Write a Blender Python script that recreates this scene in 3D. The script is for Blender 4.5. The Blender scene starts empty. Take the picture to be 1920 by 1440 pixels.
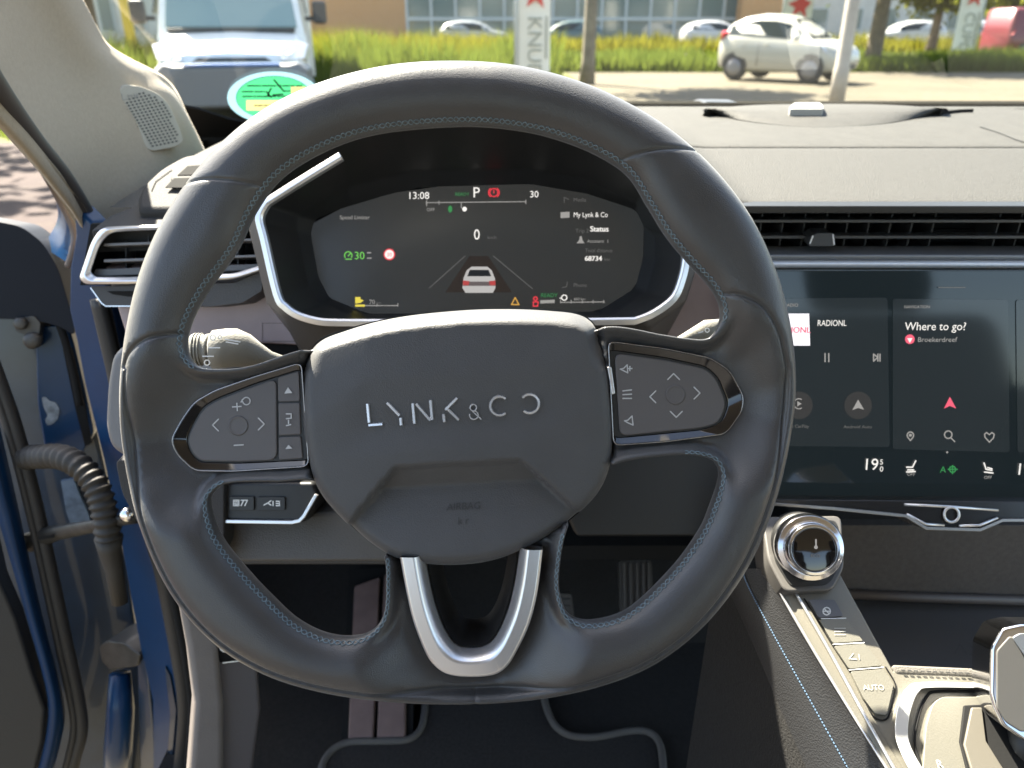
import bpy, math, random
import numpy as np
from mathutils import Vector, Matrix
from mathutils.geometry import delaunay_2d_cdt
random.seed(4); np.random.seed(4)
R = math.radians
SC = bpy.context.scene
COL = SC.collection

# ------------------------------------------------------------------ camera
FPX = 1442.0                      # focal length in photo pixels (1920 wide)
PITCH = R(25.0)
CAM = Vector((0, 0, 1.25))
FW = Vector((0, math.cos(PITCH), -math.sin(PITCH)))
RT = Vector((1, 0, 0))
UP = Vector((0, math.sin(PITCH), math.cos(PITCH)))
cd = bpy.data.cameras.new('camera')
cd.sensor_width = 36.0
cd.lens = 36.0 * FPX / 1920
cd.clip_start = 0.02; cd.clip_end = 600
cd.dof.use_dof = True; cd.dof.focus_distance = 0.46; cd.dof.aperture_fstop = 10.0
co = bpy.data.objects.new('camera', cd); COL.objects.link(co)
co.location = CAM; co.rotation_euler = (R(90) - PITCH, 0, 0)
SC.camera = co

# ------------------------------------------------------------------ light
SUN_EL, SUN_AZ = R(50), R(-38)
SDIR = Vector((math.sin(SUN_AZ) * math.cos(SUN_EL), math.cos(SUN_AZ) * math.cos(SUN_EL), math.sin(SUN_EL)))
w = bpy.data.worlds.new('World'); SC.world = w; w.use_nodes = True
nt = w.node_tree; nt.nodes.clear()
sky = nt.nodes.new('ShaderNodeTexSky'); sky.sky_type = 'NISHITA'; sky.sun_disc = False
sky.sun_elevation = SUN_EL; sky.sun_rotation = SUN_AZ; sky.air_density = 1.2; sky.dust_density = 2.0
bg = nt.nodes.new('ShaderNodeBackground'); bg.inputs[1].default_value = 0.068
ow = nt.nodes.new('ShaderNodeOutputWorld')
nt.links.new(sky.outputs[0], bg.inputs[0]); nt.links.new(bg.outputs[0], ow.inputs[0])
sl = bpy.data.lights.new('sun', 'SUN'); sl.energy = 5.0; sl.angle = R(0.55); sl.color = (1, 0.95, 0.86)
so = bpy.data.objects.new('sun', sl); COL.objects.link(so)
so.rotation_euler = SDIR.to_track_quat('Z', 'Y').to_euler(); so.location = (0, 0, 20)
SC.view_settings.view_transform = 'Standard'; SC.view_settings.look = 'None'
SC.view_settings.gamma = 1.0; SC.view_settings.use_curve_mapping = False
SC.view_settings.exposure = 3.0
SC.view_settings.use_white_balance = True; SC.view_settings.white_balance_temperature = 6950; SC.view_settings.white_balance_tint = 10
SC.render.engine = 'CYCLES'
cy = SC.cycles
cy.use_denoising = True; cy.max_bounces = 10; cy.diffuse_bounces = 5; cy.glossy_bounces = 4
cy.transparent_max_bounces = 12; cy.caustics_reflective = False; cy.caustics_refractive = False
cy.sample_clamp_indirect = 8

# ------------------------------------------------------------------ projection helpers
def ray(px, py):
    return FW + RT * ((px - 960) / FPX) + UP * ((720 - py) / FPX)
def P(px, py, d):
    return CAM + ray(px, py) * d
def PZ(px, py, z):
    r = ray(px, py); return CAM + r * ((z - CAM.z) / r.z)
def PY(px, py, y):
    r = ray(px, py); return CAM + r * (y / r.y)

class Plane:
    """a real plane in the cabin: o point, n normal"""
    def __init__(s, o, n, rot=0.0):
        s.o = Vector(o); s.n = Vector(n).normalized()
        u = RT - s.n * RT.dot(s.n); u.normalize()
        v = s.n.cross(u); v.normalize()
        a = R(rot)
        s.u = u * math.cos(a) + v * math.sin(a); s.v = v * math.cos(a) - u * math.sin(a)
    def at(s, px, py, lift=0.0):
        r = ray(px, py); o = s.o + s.n * lift
        return CAM + r * ((o - CAM).dot(s.n) / r.dot(s.n))
    def pts(s, L, lift=0.0):
        return [s.at(x, y, lift) for x, y in L]
    def mpp(s, px, py):
        return (s.at(px + 1, py) - s.at(px, py)).length

# ------------------------------------------------------------------ materials
MATS = {}
def mat(name, col, rough=0.5, metal=0.0, spec=0.5, bump=0.0, bscale=800, bkind='noise', var=0.0, vscale=40,
        col2=None, emit=None, estr=0.0, coat=0.0, coord='Object', aniso=None, rvar=0.0, sheen=0.0):
    if name in MATS: return MATS[name]
    m = bpy.data.materials.new(name); m.use_nodes = True
    n = m.node_tree; b = n.nodes['Principled BSDF']; L = n.links
    b.inputs['Base Color'].default_value = (*col, 1); b.inputs['Roughness'].default_value = rough
    b.inputs['Metallic'].default_value = metal; b.inputs['Specular IOR Level'].default_value = spec
    b.inputs['Coat Weight'].default_value = coat; b.inputs['Coat Roughness'].default_value = 0.06
    if sheen:
        b.inputs['Sheen Weight'].default_value = sheen
    if emit:
        b.inputs['Emission Color'].default_value = (*emit, 1); b.inputs['Emission Strength'].default_value = estr * 0.42
    tc = n.nodes.new('ShaderNodeTexCoord')
    src = tc.outputs[coord]
    if aniso:
        mp = n.nodes.new('ShaderNodeMapping'); mp.inputs['Scale'].default_value = aniso
        L.new(src, mp.inputs[0]); src = mp.outputs[0]
    if var or col2:
        t = n.nodes.new('ShaderNodeTexNoise'); t.inputs['Scale'].default_value = vscale; t.inputs['Detail'].default_value = 6
        L.new(src, t.inputs['Vector'])
        mx = n.nodes.new('ShaderNodeMix'); mx.data_type = 'RGBA'
        rp = n.nodes.new('ShaderNodeMapRange'); rp.inputs[1].default_value = 0.35; rp.inputs[2].default_value = 0.65
        L.new(t.outputs['Fac'], rp.inputs[0]); L.new(rp.outputs[0], mx.inputs[0])
        c2 = col2 or tuple(c * (1 + var) for c in col)
        c1 = col if col2 else tuple(c * (1 - var) for c in col)
        mx.inputs[6].default_value = (*c1, 1); mx.inputs[7].default_value = (*c2, 1)
        L.new(mx.outputs[2], b.inputs['Base Color'])
    if rvar:
        t = n.nodes.new('ShaderNodeTexNoise'); t.inputs['Scale'].default_value = 60; t.inputs['Detail'].default_value = 5
        L.new(src, t.inputs['Vector'])
        rp = n.nodes.new('ShaderNodeMapRange'); rp.inputs[1].default_value = 0.3; rp.inputs[2].default_value = 0.7
        rp.inputs[3].default_value = max(0.02, rough - rvar); rp.inputs[4].default_value = min(1, rough + rvar)
        L.new(t.outputs['Fac'], rp.inputs[0]); L.new(rp.outputs[0], b.inputs['Roughness'])
    if bump:
        if bkind == 'voronoi':
            t = n.nodes.new('ShaderNodeTexVoronoi'); t.inputs['Scale'].default_value = bscale; o = t.outputs['Distance']
        elif bkind == 'brick':
            t = n.nodes.new('ShaderNodeTexChecker'); t.inputs['Scale'].default_value = bscale; o = t.outputs['Fac']
        else:
            t = n.nodes.new('ShaderNodeTexNoise'); t.inputs['Scale'].default_value = bscale; t.inputs['Detail'].default_value = 4; o = t.outputs['Fac']
        L.new(src, t.inputs['Vector'])
        bp = n.nodes.new('ShaderNodeBump'); bp.inputs['Strength'].default_value = bump; bp.inputs['Distance'].default_value = 0.001
        L.new(o, bp.inputs['Height']); L.new(bp.outputs[0], b.inputs['Normal'])
    MATS[name] = m
    return m
def glow(name, col, s):
    return mat(name, (0.02, 0.02, 0.02), 0.4, emit=col, estr=s)
def glass(name, tint=(0.94, 0.96, 0.94), refl=0.06, rough=0.0):
    if name in MATS: return MATS[name]
    m = bpy.data.materials.new(name); m.use_nodes = True
    n = m.node_tree; n.nodes.clear(); L = n.links
    o = n.nodes.new('ShaderNodeOutputMaterial'); mx = n.nodes.new('ShaderNodeMixShader')
    tr = n.nodes.new('ShaderNodeBsdfTransparent'); tr.inputs[0].default_value = (*tint, 1)
    gl = n.nodes.new('ShaderNodeBsdfGlossy'); gl.inputs['Roughness'].default_value = rough
    fr = n.nodes.new('ShaderNodeLayerWeight'); fr.inputs[0].default_value = 0.5
    pw = n.nodes.new('ShaderNodeMath'); pw.operation = 'POWER'; pw.inputs[1].default_value = 5
    ml = n.nodes.new('ShaderNodeMath'); ml.operation = 'MULTIPLY_ADD'; ml.inputs[1].default_value = 0.9; ml.inputs[2].default_value = refl
    ml.use_clamp = True
    L.new(fr.outputs['Facing'], pw.inputs[0]); L.new(pw.outputs[0], ml.inputs[0]); L.new(ml.outputs[0], mx.inputs[0])
    L.new(tr.outputs[0], mx.inputs[1]); L.new(gl.outputs[0], mx.inputs[2]); L.new(mx.outputs[0], o.inputs[0])
    MATS[name] = m
    return m

LEATHER = mat('black_leather', (0.038, 0.038, 0.0395), 0.37, spec=0.65, bump=0.16, bscale=1500, bkind='voronoi', var=0.06, rvar=0.05, sheen=0.16)
HUBPL = mat('airbag_vinyl', (0.060, 0.060, 0.062), 0.5, spec=0.45, bump=0.18, bscale=1300, bkind='voronoi', var=0.04, sheen=0.16)
PIANO = mat('piano_black', (0.01, 0.009, 0.009), 0.07, spec=0.6, coat=0.6)
CHROME = mat('chrome', (0.78, 0.78, 0.8), 0.14, metal=1.0)
LETTERM = mat('letter_chrome', (0.8, 0.8, 0.82), 0.22, metal=0.7)
SILVER = mat('satin_silver', (0.68, 0.68, 0.69), 0.28, metal=0.78, bump=0.04, bscale=900)
PAD = mat('button_rubber', (0.095, 0.087, 0.087), 0.5, bump=0.05, bscale=2000)
ICON = mat('icon_paint', (0.5, 0.5, 0.5), 0.6)
THREAD = mat('blue_grey_thread', (0.13, 0.18, 0.21), 0.7, var=0.3, vscale=600)
DASHTOP = mat('dash_soft_grain', (0.046, 0.045, 0.041), 0.75, spec=0.3, bump=0.5, bscale=700, bkind='voronoi', var=0.07, vscale=60)
DASHFR = mat('dash_front_grain', (0.043, 0.042, 0.0385), 0.72, spec=0.3, bump=0.5, bscale=900, bkind='voronoi', var=0.1, vscale=300)
DASHDK = mat('dash_dark_plastic', (0.04, 0.038, 0.038), 0.5, bump=0.2, bscale=900, bkind='voronoi')
DASHMD = mat('dash_mid_plastic', (0.0416, 0.04, 0.0392), 0.7, spec=0.25, bump=0.25, bscale=900, bkind='voronoi')
KNEE = mat('knee_plastic', (0.085, 0.078, 0.07), 0.55, bump=0.3, bscale=800, bkind='voronoi')
BLACK = mat('black_plastic', (0.014, 0.014, 0.014), 0.45, bump=0.1, bscale=900)
BLACKM = mat('black_matt', (0.015, 0.015, 0.015), 0.85, spec=0.15, bump=0.1, bscale=900)
DECOR = mat('mauve_decor', (0.40, 0.305, 0.295), 0.38, bump=0.06, bscale=900, var=0.06)
BEIGE = mat('pillar_cloth', (0.33, 0.265, 0.185), 0.85, bump=0.35, bscale=1100, var=0.05, vscale=300, sheen=0.2)
GRILLE = mat('grille_plastic', (0.38, 0.34, 0.27), 0.6, bump=0.1, bscale=900)
HOLE = mat('grille_hole', (0.03, 0.03, 0.03), 0.8)
STALKM = mat('stalk_plastic', (0.16, 0.152, 0.125), 0.55, sheen=0.3, bump=0.15, bscale=900, bkind='voronoi')
WHITEP = mat('white_print', (0.75, 0.75, 0.72), 0.6)
SCREENM = mat('screen_glass', (0.022, 0.021, 0.020), 0.24, spec=0.5, emit=(0.55, 0.62, 0.66), estr=0.012)  # display's base glow is raised to imitate haze on the glass
SCREEN2 = mat('touch_glass', (0.005, 0.007, 0.009), 0.06, spec=0.5, emit=(0.3, 0.5, 0.6), estr=0.008)
CARD = mat('touch_card', (0.012, 0.015, 0.018), 0.08, emit=(0.4, 0.55, 0.62), estr=0.012)
CARDD = mat('touch_disc', (0.02, 0.022, 0.024), 0.1, emit=(0.5, 0.5, 0.5), estr=0.022)
E_WHITE = glow('lit_white', (1, 1, 1), 0.30)
E_GREY = glow('lit_grey', (1, 1, 1), 0.10)
E_DIM = glow('lit_dim', (1, 1, 1), 0.035)
E_GREEN = glow('lit_green', (0.25, 1, 0.15), 0.20)
E_DGREEN = glow('lit_dark_green', (0.05, 0.8, 0.2), 0.10)
E_RED = glow('lit_red', (1, 0.05, 0.08), 0.25)
E_PINK = glow('lit_pink', (1, 0.12, 0.22), 0.28)
E_YEL = glow('lit_yellow', (1, 0.85, 0.1), 0.24)
E_ORG = glow('lit_orange', (1, 0.55, 0.1), 0.2)
BLUE = mat('blue_paint', (0.004, 0.033, 0.092), 0.35, spec=0.22, coat=0.14, var=0.06, vscale=30)
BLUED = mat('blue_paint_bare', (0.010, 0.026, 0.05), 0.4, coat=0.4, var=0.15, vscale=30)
RUBBER = mat('seal_rubber', (0.03, 0.028, 0.026), 0.6, bump=0.2, bscale=500)
BOOT = mat('boot_rubber', (0.03, 0.027, 0.023), 0.65, var=0.15, vscale=60)
STEEL = mat('dusty_steel', (0.07, 0.068, 0.064), 0.5, metal=0.5, var=0.2, vscale=60)
SILL = mat('sill_plastic', (0.16, 0.14, 0.125), 0.6, bump=0.2, bscale=700, var=0.06)
CARPET = mat('dark_carpet', (0.011, 0.010, 0.0095), 0.95, bump=0.8, bscale=600, var=0.25, vscale=250)
MATC = mat('mat_carpet', (0.02, 0.0185, 0.018), 0.95, bump=0.8, bscale=700, var=0.25, vscale=300)
PIPING = mat('mat_piping', (0.09, 0.085, 0.08), 0.8, bump=0.4, bscale=900)
FOOTR = mat('footrest_rubber', (0.17, 0.115, 0.105), 0.6, bump=0.2, bscale=500, var=0.1)
CONS = mat('console_satin', (0.18, 0.168, 0.138), 0.42, bump=0.12, bscale=900, metal=0.25)
CONSB = mat('console_button', (0.165, 0.157, 0.13), 0.5, bump=0.1, bscale=900, metal=0.2)
BIN = mat('bin_fabric', (0.10, 0.09, 0.085), 0.8, bump=0.2, bscale=1200, bkind='voronoi', var=0.1, vscale=200)
BINF = mat('bin_rubber', (0.075, 0.073, 0.075), 0.62, bump=0.2, bscale=700)

# ------------------------------------------------------------------ object helpers
WL = {}
def _loc(parent):
    return WL.get(parent.name, Vector((0, 0, 0))) if parent else Vector((0, 0, 0))
def mk(name, V, F, m, parent=None, smooth=False, kind=None, label=None):
    me = bpy.data.meshes.new(name)
    off = _loc(parent)
    me.from_pydata([tuple(Vector(v) - off) for v in V], [], F)
    me.materials.append(m)
    if smooth:
        me.polygons.foreach_set('use_smooth', [True] * len(me.polygons))
    me.update()
    o = bpy.data.objects.new(name, me); COL.objects.link(o)
    if parent:
        o.parent = parent; WL[o.name] = off.copy()
    else:
        WL[o.name] = Vector((0, 0, 0))
    if kind: o['kind'] = kind
    if label: o['label'] = label
    return o
def tag(o, label, cat, group=None):
    o['label'] = label; o['category'] = cat
    if group: o['group'] = group
    return o
def thing(name, loc, label, cat, group=None):
    o = bpy.data.objects.new(name, None); COL.objects.link(o)
    o.location = loc; o.empty_display_size = 0.05; WL[o.name] = Vector(loc)
    return tag(o, label, cat, group)
def structure(o):
    o['kind'] = 'structure'; return o
def bev(o, wd, seg=2, ang=30):
    b = o.modifiers.new('bevel', 'BEVEL'); b.width = wd; b.segments = seg; b.limit_method = 'ANGLE'; b.angle_limit = R(ang)
    b.harden_normals = True
    o.data.polygons.foreach_set('use_smooth', [True] * len(o.data.polygons))
    return o
def fixn(o):
    import bmesh
    bm = bmesh.new(); bm.from_mesh(o.data); bmesh.ops.recalc_face_normals(bm, faces=bm.faces); bm.to_mesh(o.data); bm.free()
    return o
def prism_vf(top, vec):
    n = len(top); vec = Vector(vec)
    V = list(top) + [Vector(p) + vec for p in top]
    F = [list(range(n)), list(range(2 * n - 1, n - 1, -1))]
    F += [[i, n + i, n + (i + 1) % n, (i + 1) % n] for i in range(n)]
    return V, F
def prism(name, top, vec, m, parent=None, b=0.0, seg=2, **k):
    V, F = prism_vf(top, vec)
    o = fixn(mk(name, V, F, m, parent, **k))
    if b: bev(o, b, seg)
    return o
def box_vf(c, sx, sy, sz, ax=(Vector((1, 0, 0)), Vector((0, 1, 0)), Vector((0, 0, 1)))):
    c = Vector(c); V = []
    for k in (-1, 1):
        for j in (-1, 1):
            for i in (-1, 1):
                V.append(c + ax[0] * (i * sx / 2) + ax[1] * (j * sy / 2) + ax[2] * (k * sz / 2))
    return V, [[0, 2, 3, 1], [4, 5, 7, 6], [0, 1, 5, 4], [2, 6, 7, 3], [0, 4, 6, 2], [1, 3, 7, 5]]
def box(name, c, sx, sy, sz, m, parent=None, b=0.0, ax=None, **k):
    V, F = box_vf(c, sx, sy, sz, ax) if ax else box_vf(c, sx, sy, sz)
    o = mk(name, V, F, m, parent, **k)
    if b: bev(o, b)
    return o
def merge(parts):
    V, F = [], []
    for v, f in parts:
        n = len(V); V += list(v); F += [[i + n for i in q] for q in f]
    return V, F
def cat(pts, n=8, closed=True):
    """catmull-rom through the points"""
    pts = [np.array(p, float) for p in pts]; N = len(pts); out = []
    for i in range(N if closed else N - 1):
        if closed: p0, p1, p2, p3 = pts[i - 1], pts[i], pts[(i + 1) % N], pts[(i + 2) % N]
        else: p0, p1, p2, p3 = pts[max(i - 1, 0)], pts[i], pts[i + 1], pts[min(i + 2, N - 1)]
        for k in range(n):
            t = k / n
            out.append(0.5 * ((2 * p1) + (-p0 + p2) * t + (2 * p0 - 5 * p1 + 4 * p2 - p3) * t * t + (-p0 + 3 * p1 - 3 * p2 + p3) * t ** 3))
    if not closed: out.append(pts[-1])
    return np.array(out)
def resample(poly, step, closed=True):
    p = np.array(poly, float)
    q = np.vstack([p, p[:1]]) if closed else p
    d = np.r_[0, np.cumsum(np.linalg.norm(np.diff(q, axis=0), axis=1))]
    n = max(3, int(round(d[-1] / step)))
    s = np.linspace(0, d[-1], n + 1)[: n if closed else n + 1]
    return np.stack([np.interp(s, d, q[:, k]) for k in range(q.shape[1])], 1)
def tube_vf(path, rad, seg=10, closed=False, flat=None, caps=True):
    """round tube along world points; rad number or list; flat=(a,b) ellipse with b along the hint"""
    pts = [Vector(p) for p in path]; N = len(pts); V, F = [], []
    rs = rad if isinstance(rad, (list, tuple)) else [rad] * N
    prev = None
    for i in range(N):
        a = pts[i - 1] if (i > 0 or closed) else pts[i]
        b = pts[(i + 1) % N] if (i < N - 1 or closed) else pts[i]
        t = (b - a); t = t.normalized() if t.length > 1e-9 else Vector((0, 0, 1))
        if prev is None:
            h = Vector((0, 0, 1)) if abs(t.z) < 0.9 else Vector((1, 0, 0))
            u = (h - t * h.dot(t)).normalized()
        else:
            u = (prev - t * prev.dot(t)).normalized()
        prev = u; v = t.cross(u)
        fa, fb = flat if flat else (1, 1)
        for k in range(seg):
            an = 2 * math.pi * k / seg
            V.append(pts[i] + u * (math.cos(an) * rs[i] * fa) + v * (math.sin(an) * rs[i] * fb))
    for i in range(N if closed else N - 1):
        for k in range(seg):
            j = (i + 1) % N
            F.append([i * seg + k, i * seg + (k + 1) % seg, j * seg + (k + 1) % seg, j * seg + k])
    if not closed and caps:
        F.append(list(range(seg - 1, -1, -1))); F.append([(N - 1) * seg + k for k in range(seg)])
    return V, F
def tube(name, path, rad, m, parent=None, seg=10, closed=False, flat=None, **k):
    V, F = tube_vf(path, rad, seg, closed, flat)
    return mk(name, V, F, m, parent, smooth=True, **k)
def sweep(name, path, nrm, prof, m, parent=None, closed=False, b=0.0, smooth=False):
    """sweep a 2D profile (side, up) along a path that lies in a plane with normal nrm"""
    pts = [Vector(p) for p in path]; N = len(pts); nrm = Vector(nrm).normalized(); V, F = [], []
    K = len(prof)
    for i in range(N):
        a = pts[i - 1] if (i > 0 or closed) else pts[i]
        c = pts[(i + 1) % N] if (i < N - 1 or closed) else pts[i]
        t1 = (pts[i] - a).normalized() if (pts[i] - a).length > 1e-9 else (c - pts[i]).normalized()
        t2 = (c - pts[i]).normalized() if (c - pts[i]).length > 1e-9 else t1
        t = (t1 + t2).normalized(); s = nrm.cross(t).normalized()
        mit = 1.0 / max(0.5, (nrm.cross(t1).normalized()).dot(s))
        for x, y in prof: V.append(pts[i] + s * (x * mit) + nrm * y)
    for i in range(N if closed else N - 1):
        j = (i + 1) % N
        for k in range(K): F.append([i * K + k, i * K + (k + 1) % K, j * K + (k + 1) % K, j * K + k])
    if not closed:
        F.append(list(range(K))); F.append([(N - 1) * K + k for k in range(K - 1, -1, -1)])
    o = fixn(mk(name, V, F, m, parent, smooth=smooth))
    if b: bev(o, b)
    return o
def loft(name, rings, m, parent=None, closed=True, cap=(False, False), smooth=True, b=0):
    V = [p for r in rings for p in r]; K = len(rings[0]); F = []
    for i in range(len(rings) - 1):
        for k in range(K if closed else K - 1):
            F.append([i * K + k, i * K + (k + 1) % K, (i + 1) * K + (k + 1) % K, (i + 1) * K + k])
    if cap[0]: F.append(list(range(K)))
    if cap[1]: F.append([(len(rings) - 1) * K + k for k in range(K)])
    o = fixn(mk(name, V, F, m, parent, smooth=smooth))
    if b: bev(o, b)
    return o
def lathe_vf(o, axis, prof, seg=32):
    """prof list of (radius, height along axis)"""
    a = Vector(axis).normalized(); h = Vector((1, 0, 0)) if abs(a.x) < 0.9 else Vector((0, 1, 0))
    u = (h - a * h.dot(a)).normalized(); v = a.cross(u); V, F = [], []
    for r, z in prof:
        for k in range(seg):
            an = 2 * math.pi * k / seg; V.append(Vector(o) + a * z + (u * math.cos(an) + v * math.sin(an)) * r)
    for i in range(len(prof) - 1):
        for k in range(seg):
            F.append([i * seg + k, i * seg + (k + 1) % seg, (i + 1) * seg + (k + 1) % seg, (i + 1) * seg + k])
    F.append(list(range(seg - 1, -1, -1))); F.append([(len(prof) - 1) * seg + k for k in range(seg)])
    return V, F
def lathe(name, o, axis, prof, m, parent=None, seg=32, smooth=True, b=0):
    V, F = lathe_vf(o, axis, prof, seg)
    q = fixn(mk(name, V, F, m, parent, smooth=smooth))
    if b: bev(q, b)
    return q
# flat print on a plane ---------------------------------------------------------
def stroke_vf(pl, lines, wpx, lift):
    parts = []
    for L in lines:
        for (x0, y0), (x1, y1) in zip(L[:-1], L[1:]):
            dx, dy = x1 - x0, y1 - y0; l = math.hypot(dx, dy) or 1; dx /= l; dy /= l; e = wpx * 0.4
            a = (x0 - dx * e, y0 - dy * e); c = (x1 + dx * e, y1 + dy * e); h = wpx / 2
            q = [(a[0] - dy * h, a[1] + dx * h), (c[0] - dy * h, c[1] + dx * h), (c[0] + dy * h, c[1] - dx * h), (a[0] + dy * h, a[1] - dx * h)]
            parts.append((pl.pts(q, lift), [[0, 1, 2, 3]]))
    return merge(parts)
def strokes(name, pl, lines, wpx, m, parent, lift=0.0006):
    V, F = stroke_vf(pl, lines, wpx, lift); return mk(name, V, F, m, parent)
def patch(name, pl, poly, m, parent, lift=0.0006):
    return mk(name, pl.pts(poly, lift), [list(range(len(poly)))], m, parent)
def circ(cx, cy, r, n=20, a0=0, a1=360, ry=None):
    full = abs(a1 - a0) >= 360
    return [(cx + r * math.cos(R(a0 + (a1 - a0) * i / n)), cy - (ry or r) * math.sin(R(a0 + (a1 - a0) * i / n))) for i in range(n if full else n + 1)]
def ringl(cx, cy, r, n=16, a0=0, a1=360):
    return [(cx + r * math.cos(R(a0 + (a1 - a0) * i / n)), cy - r * math.sin(R(a0 + (a1 - a0) * i / n))) for i in range(n + 1)]
TXT = {}
def text_mesh(s):
    if s in TXT: return TXT[s]
    cu = bpy.data.curves.new('t', 'FONT'); cu.body = s; cu.resolution_u = 3
    ob = bpy.data.objects.new('t', cu)
    me = bpy.data.meshes.new_from_object(ob)
    V = [tuple(v.co) for v in me.vertices]; F = [list(p.vertices) for p in me.polygons]
    bpy.data.objects.remove(ob); bpy.data.meshes.remove(me); bpy.data.curves.remove(cu)
    TXT[s] = (V, F); return V, F
def text(s, pl, px, py, hpx, m, parent, name='lettering', align='L', rot=0.0, lift=0.0007, sx=1.0, bold=0.0):
    V, F = text_mesh(s)
    if not V: return None
    k = pl.mpp(px, py) * hpx / 0.70
    w_ = max(v[0] for v in V)
    ox = {'L': 0, 'C': -w_ / 2, 'R': -w_}[align]
    o = pl.at(px, py, lift); a = R(rot)
    u = pl.u * math.cos(a) + pl.v * math.sin(a); v_ = pl.v * math.cos(a) - pl.u * math.sin(a)
    W = [o + u * ((v[0] + ox) * k * sx) + v_ * (v[1] * k) for v in V]
    if bold:
        parts = [(W, F), ([p + u * bold * pl.mpp(px, py) + pl.n * 0.00003 for p in W], F)]
        W, F = merge(parts)
    return mk(name, W, F, m, parent)
# height field over a 2D outline -------------------------------------------------
def pdist(pts, polys, closed=True):
    """distance of each point to a set of polylines"""
    pts = np.asarray(pts, float); best = np.full(len(pts), 1e18)
    for poly in polys:
        a = np.array(poly, float); b = np.roll(a, -1, axis=0)
        if not closed: a, b = a[:-1], b[:-1]
        ax, ay = a[:, 0][None], a[:, 1][None]; ex, ey = (b - a)[:, 0][None], (b - a)[:, 1][None]
        il = 1.0 / np.maximum(ex * ex + ey * ey, 1e-12)
        for i in range(0, len(pts), 1000):
            x = pts[i:i + 1000, 0][:, None] - ax; y = pts[i:i + 1000, 1][:, None] - ay
            t = x * ex; t += y * ey; t *= il; np.clip(t, 0, 1, out=t)
            x -= t * ex; y -= t * ey; x *= x; y *= y; x += y
            best[i:i + 1000] = np.minimum(best[i:i + 1000], x.min(1))
    return np.sqrt(best)
def inside(pts, poly):
    a = np.array(poly, float); b = np.roll(a, -1, axis=0); res = np.zeros(len(pts), bool)
    px_, py_ = pts[:, 0].copy(), pts[:, 1].copy()
    for (x0, y0), (x1, y1) in zip(a, b):
        if y0 == y1: continue
        j = np.nonzero((y0 > py_) != (y1 > py_))[0]
        res[j] ^= px_[j] < (x1 - x0) * (py_[j] - y0) / (y1 - y0) + x0
    return res
def sst(x, a, b):
    t = np.clip((x - a) / (b - a), 0, 1); return t * t * (3 - 2 * t)
def region(outer, holes, grid, step=5.0, rings=(0.5, 2, 5, 10, 17), lines=(), loff=(0,)):
    cont = [resample(c, step) for c in [outer] + list(holes)]
    P_, E = [], []
    for c in cont:
        n = len(P_); P_ += [tuple(q) for q in c]; E += [(n + i, n + (i + 1) % len(c)) for i in range(len(c))]
    nb = len(P_); extra = []
    for c in cont:
        t = np.roll(c, -1, axis=0) - np.roll(c, 1, axis=0); t /= np.linalg.norm(t, axis=1)[:, None] + 1e-9
        nn = np.stack([-t[:, 1], t[:, 0]], 1)
        for d in rings:
            for s in (1, -1):
                q = c + nn * s * d
                ok = inside(q, cont[0])
                for h in cont[1:]: ok &= ~inside(q, h)
                q = q[ok]
                if len(q): extra.append(q[pdist(q, cont) > d * 0.97])
    for L in lines:
        l = resample(L, 4.0, closed=False); t = np.gradient(l, axis=0); t /= np.linalg.norm(t, axis=1)[:, None] + 1e-9
        nn = np.stack([-t[:, 1], t[:, 0]], 1)
        for d in loff:
            for s in ((1, -1) if d else (1,)): extra.append(l + nn * s * d)
    x0, y0 = cont[0].min(0); x1, y1 = cont[0].max(0)
    gx, gy = np.meshgrid(np.arange(x0, x1, grid), np.arange(y0, y1, grid * 0.87)); gx[1::2] += grid / 2
    g = np.stack([gx.ravel(), gy.ravel()], 1)
    near = pdist(g, cont); lim = max(rings) if rings else 0
    g = g[near > lim + grid * 0.45]
    if lines: g = g[pdist(g, lines, closed=False) > max(loff) + grid * 0.4]
    extra.append(g)
    e = np.vstack(extra)
    ok = inside(e, cont[0])
    for h in cont[1:]: ok &= ~inside(e, h)
    e = e[ok]; e = e[pdist(e, cont) > 0.3]
    key = np.round(e / 0.8).astype(int); _, ui = np.unique(key, axis=0, return_index=True); e = e[np.sort(ui)]
    P_ += [tuple(q) for q in e]
    r = delaunay_2d_cdt([Vector(q) for q in P_], E, [], 0, 1e-5)
    V = np.array([tuple(q) for q in r[0]]); T = [list(f) for f in r[2]]
    ce = V[np.array(T)].mean(1)
    ok = inside(ce, cont[0])
    for h in cont[1:]: ok &= ~inside(ce, h)
    T = [f for f, k in zip(T, ok) if k]
    isb = pdist(V, cont) < 0.05
    return V, T, isb, cont
def qpts(pts, n=6): return cat(pts, n)

def rounded(poly, n=5, r=10):
    """round the corners of a px polygon"""
    out = []; N = len(poly)
    for i in range(N):
        p = np.array(poly[i], float); a = np.array(poly[i - 1], float) - p; b_ = np.array(poly[(i + 1) % N], float) - p
        la, lb = np.linalg.norm(a), np.linalg.norm(b_); rr = min(r, la * .45, lb * .45)
        s, e = p + a / la * rr, p + b_ / lb * rr
        for k in range(n + 1):
            t = k / n; out.append(tuple((1 - t) ** 2 * s + 2 * t * (1 - t) * p + t * t * e))
    return out

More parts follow.
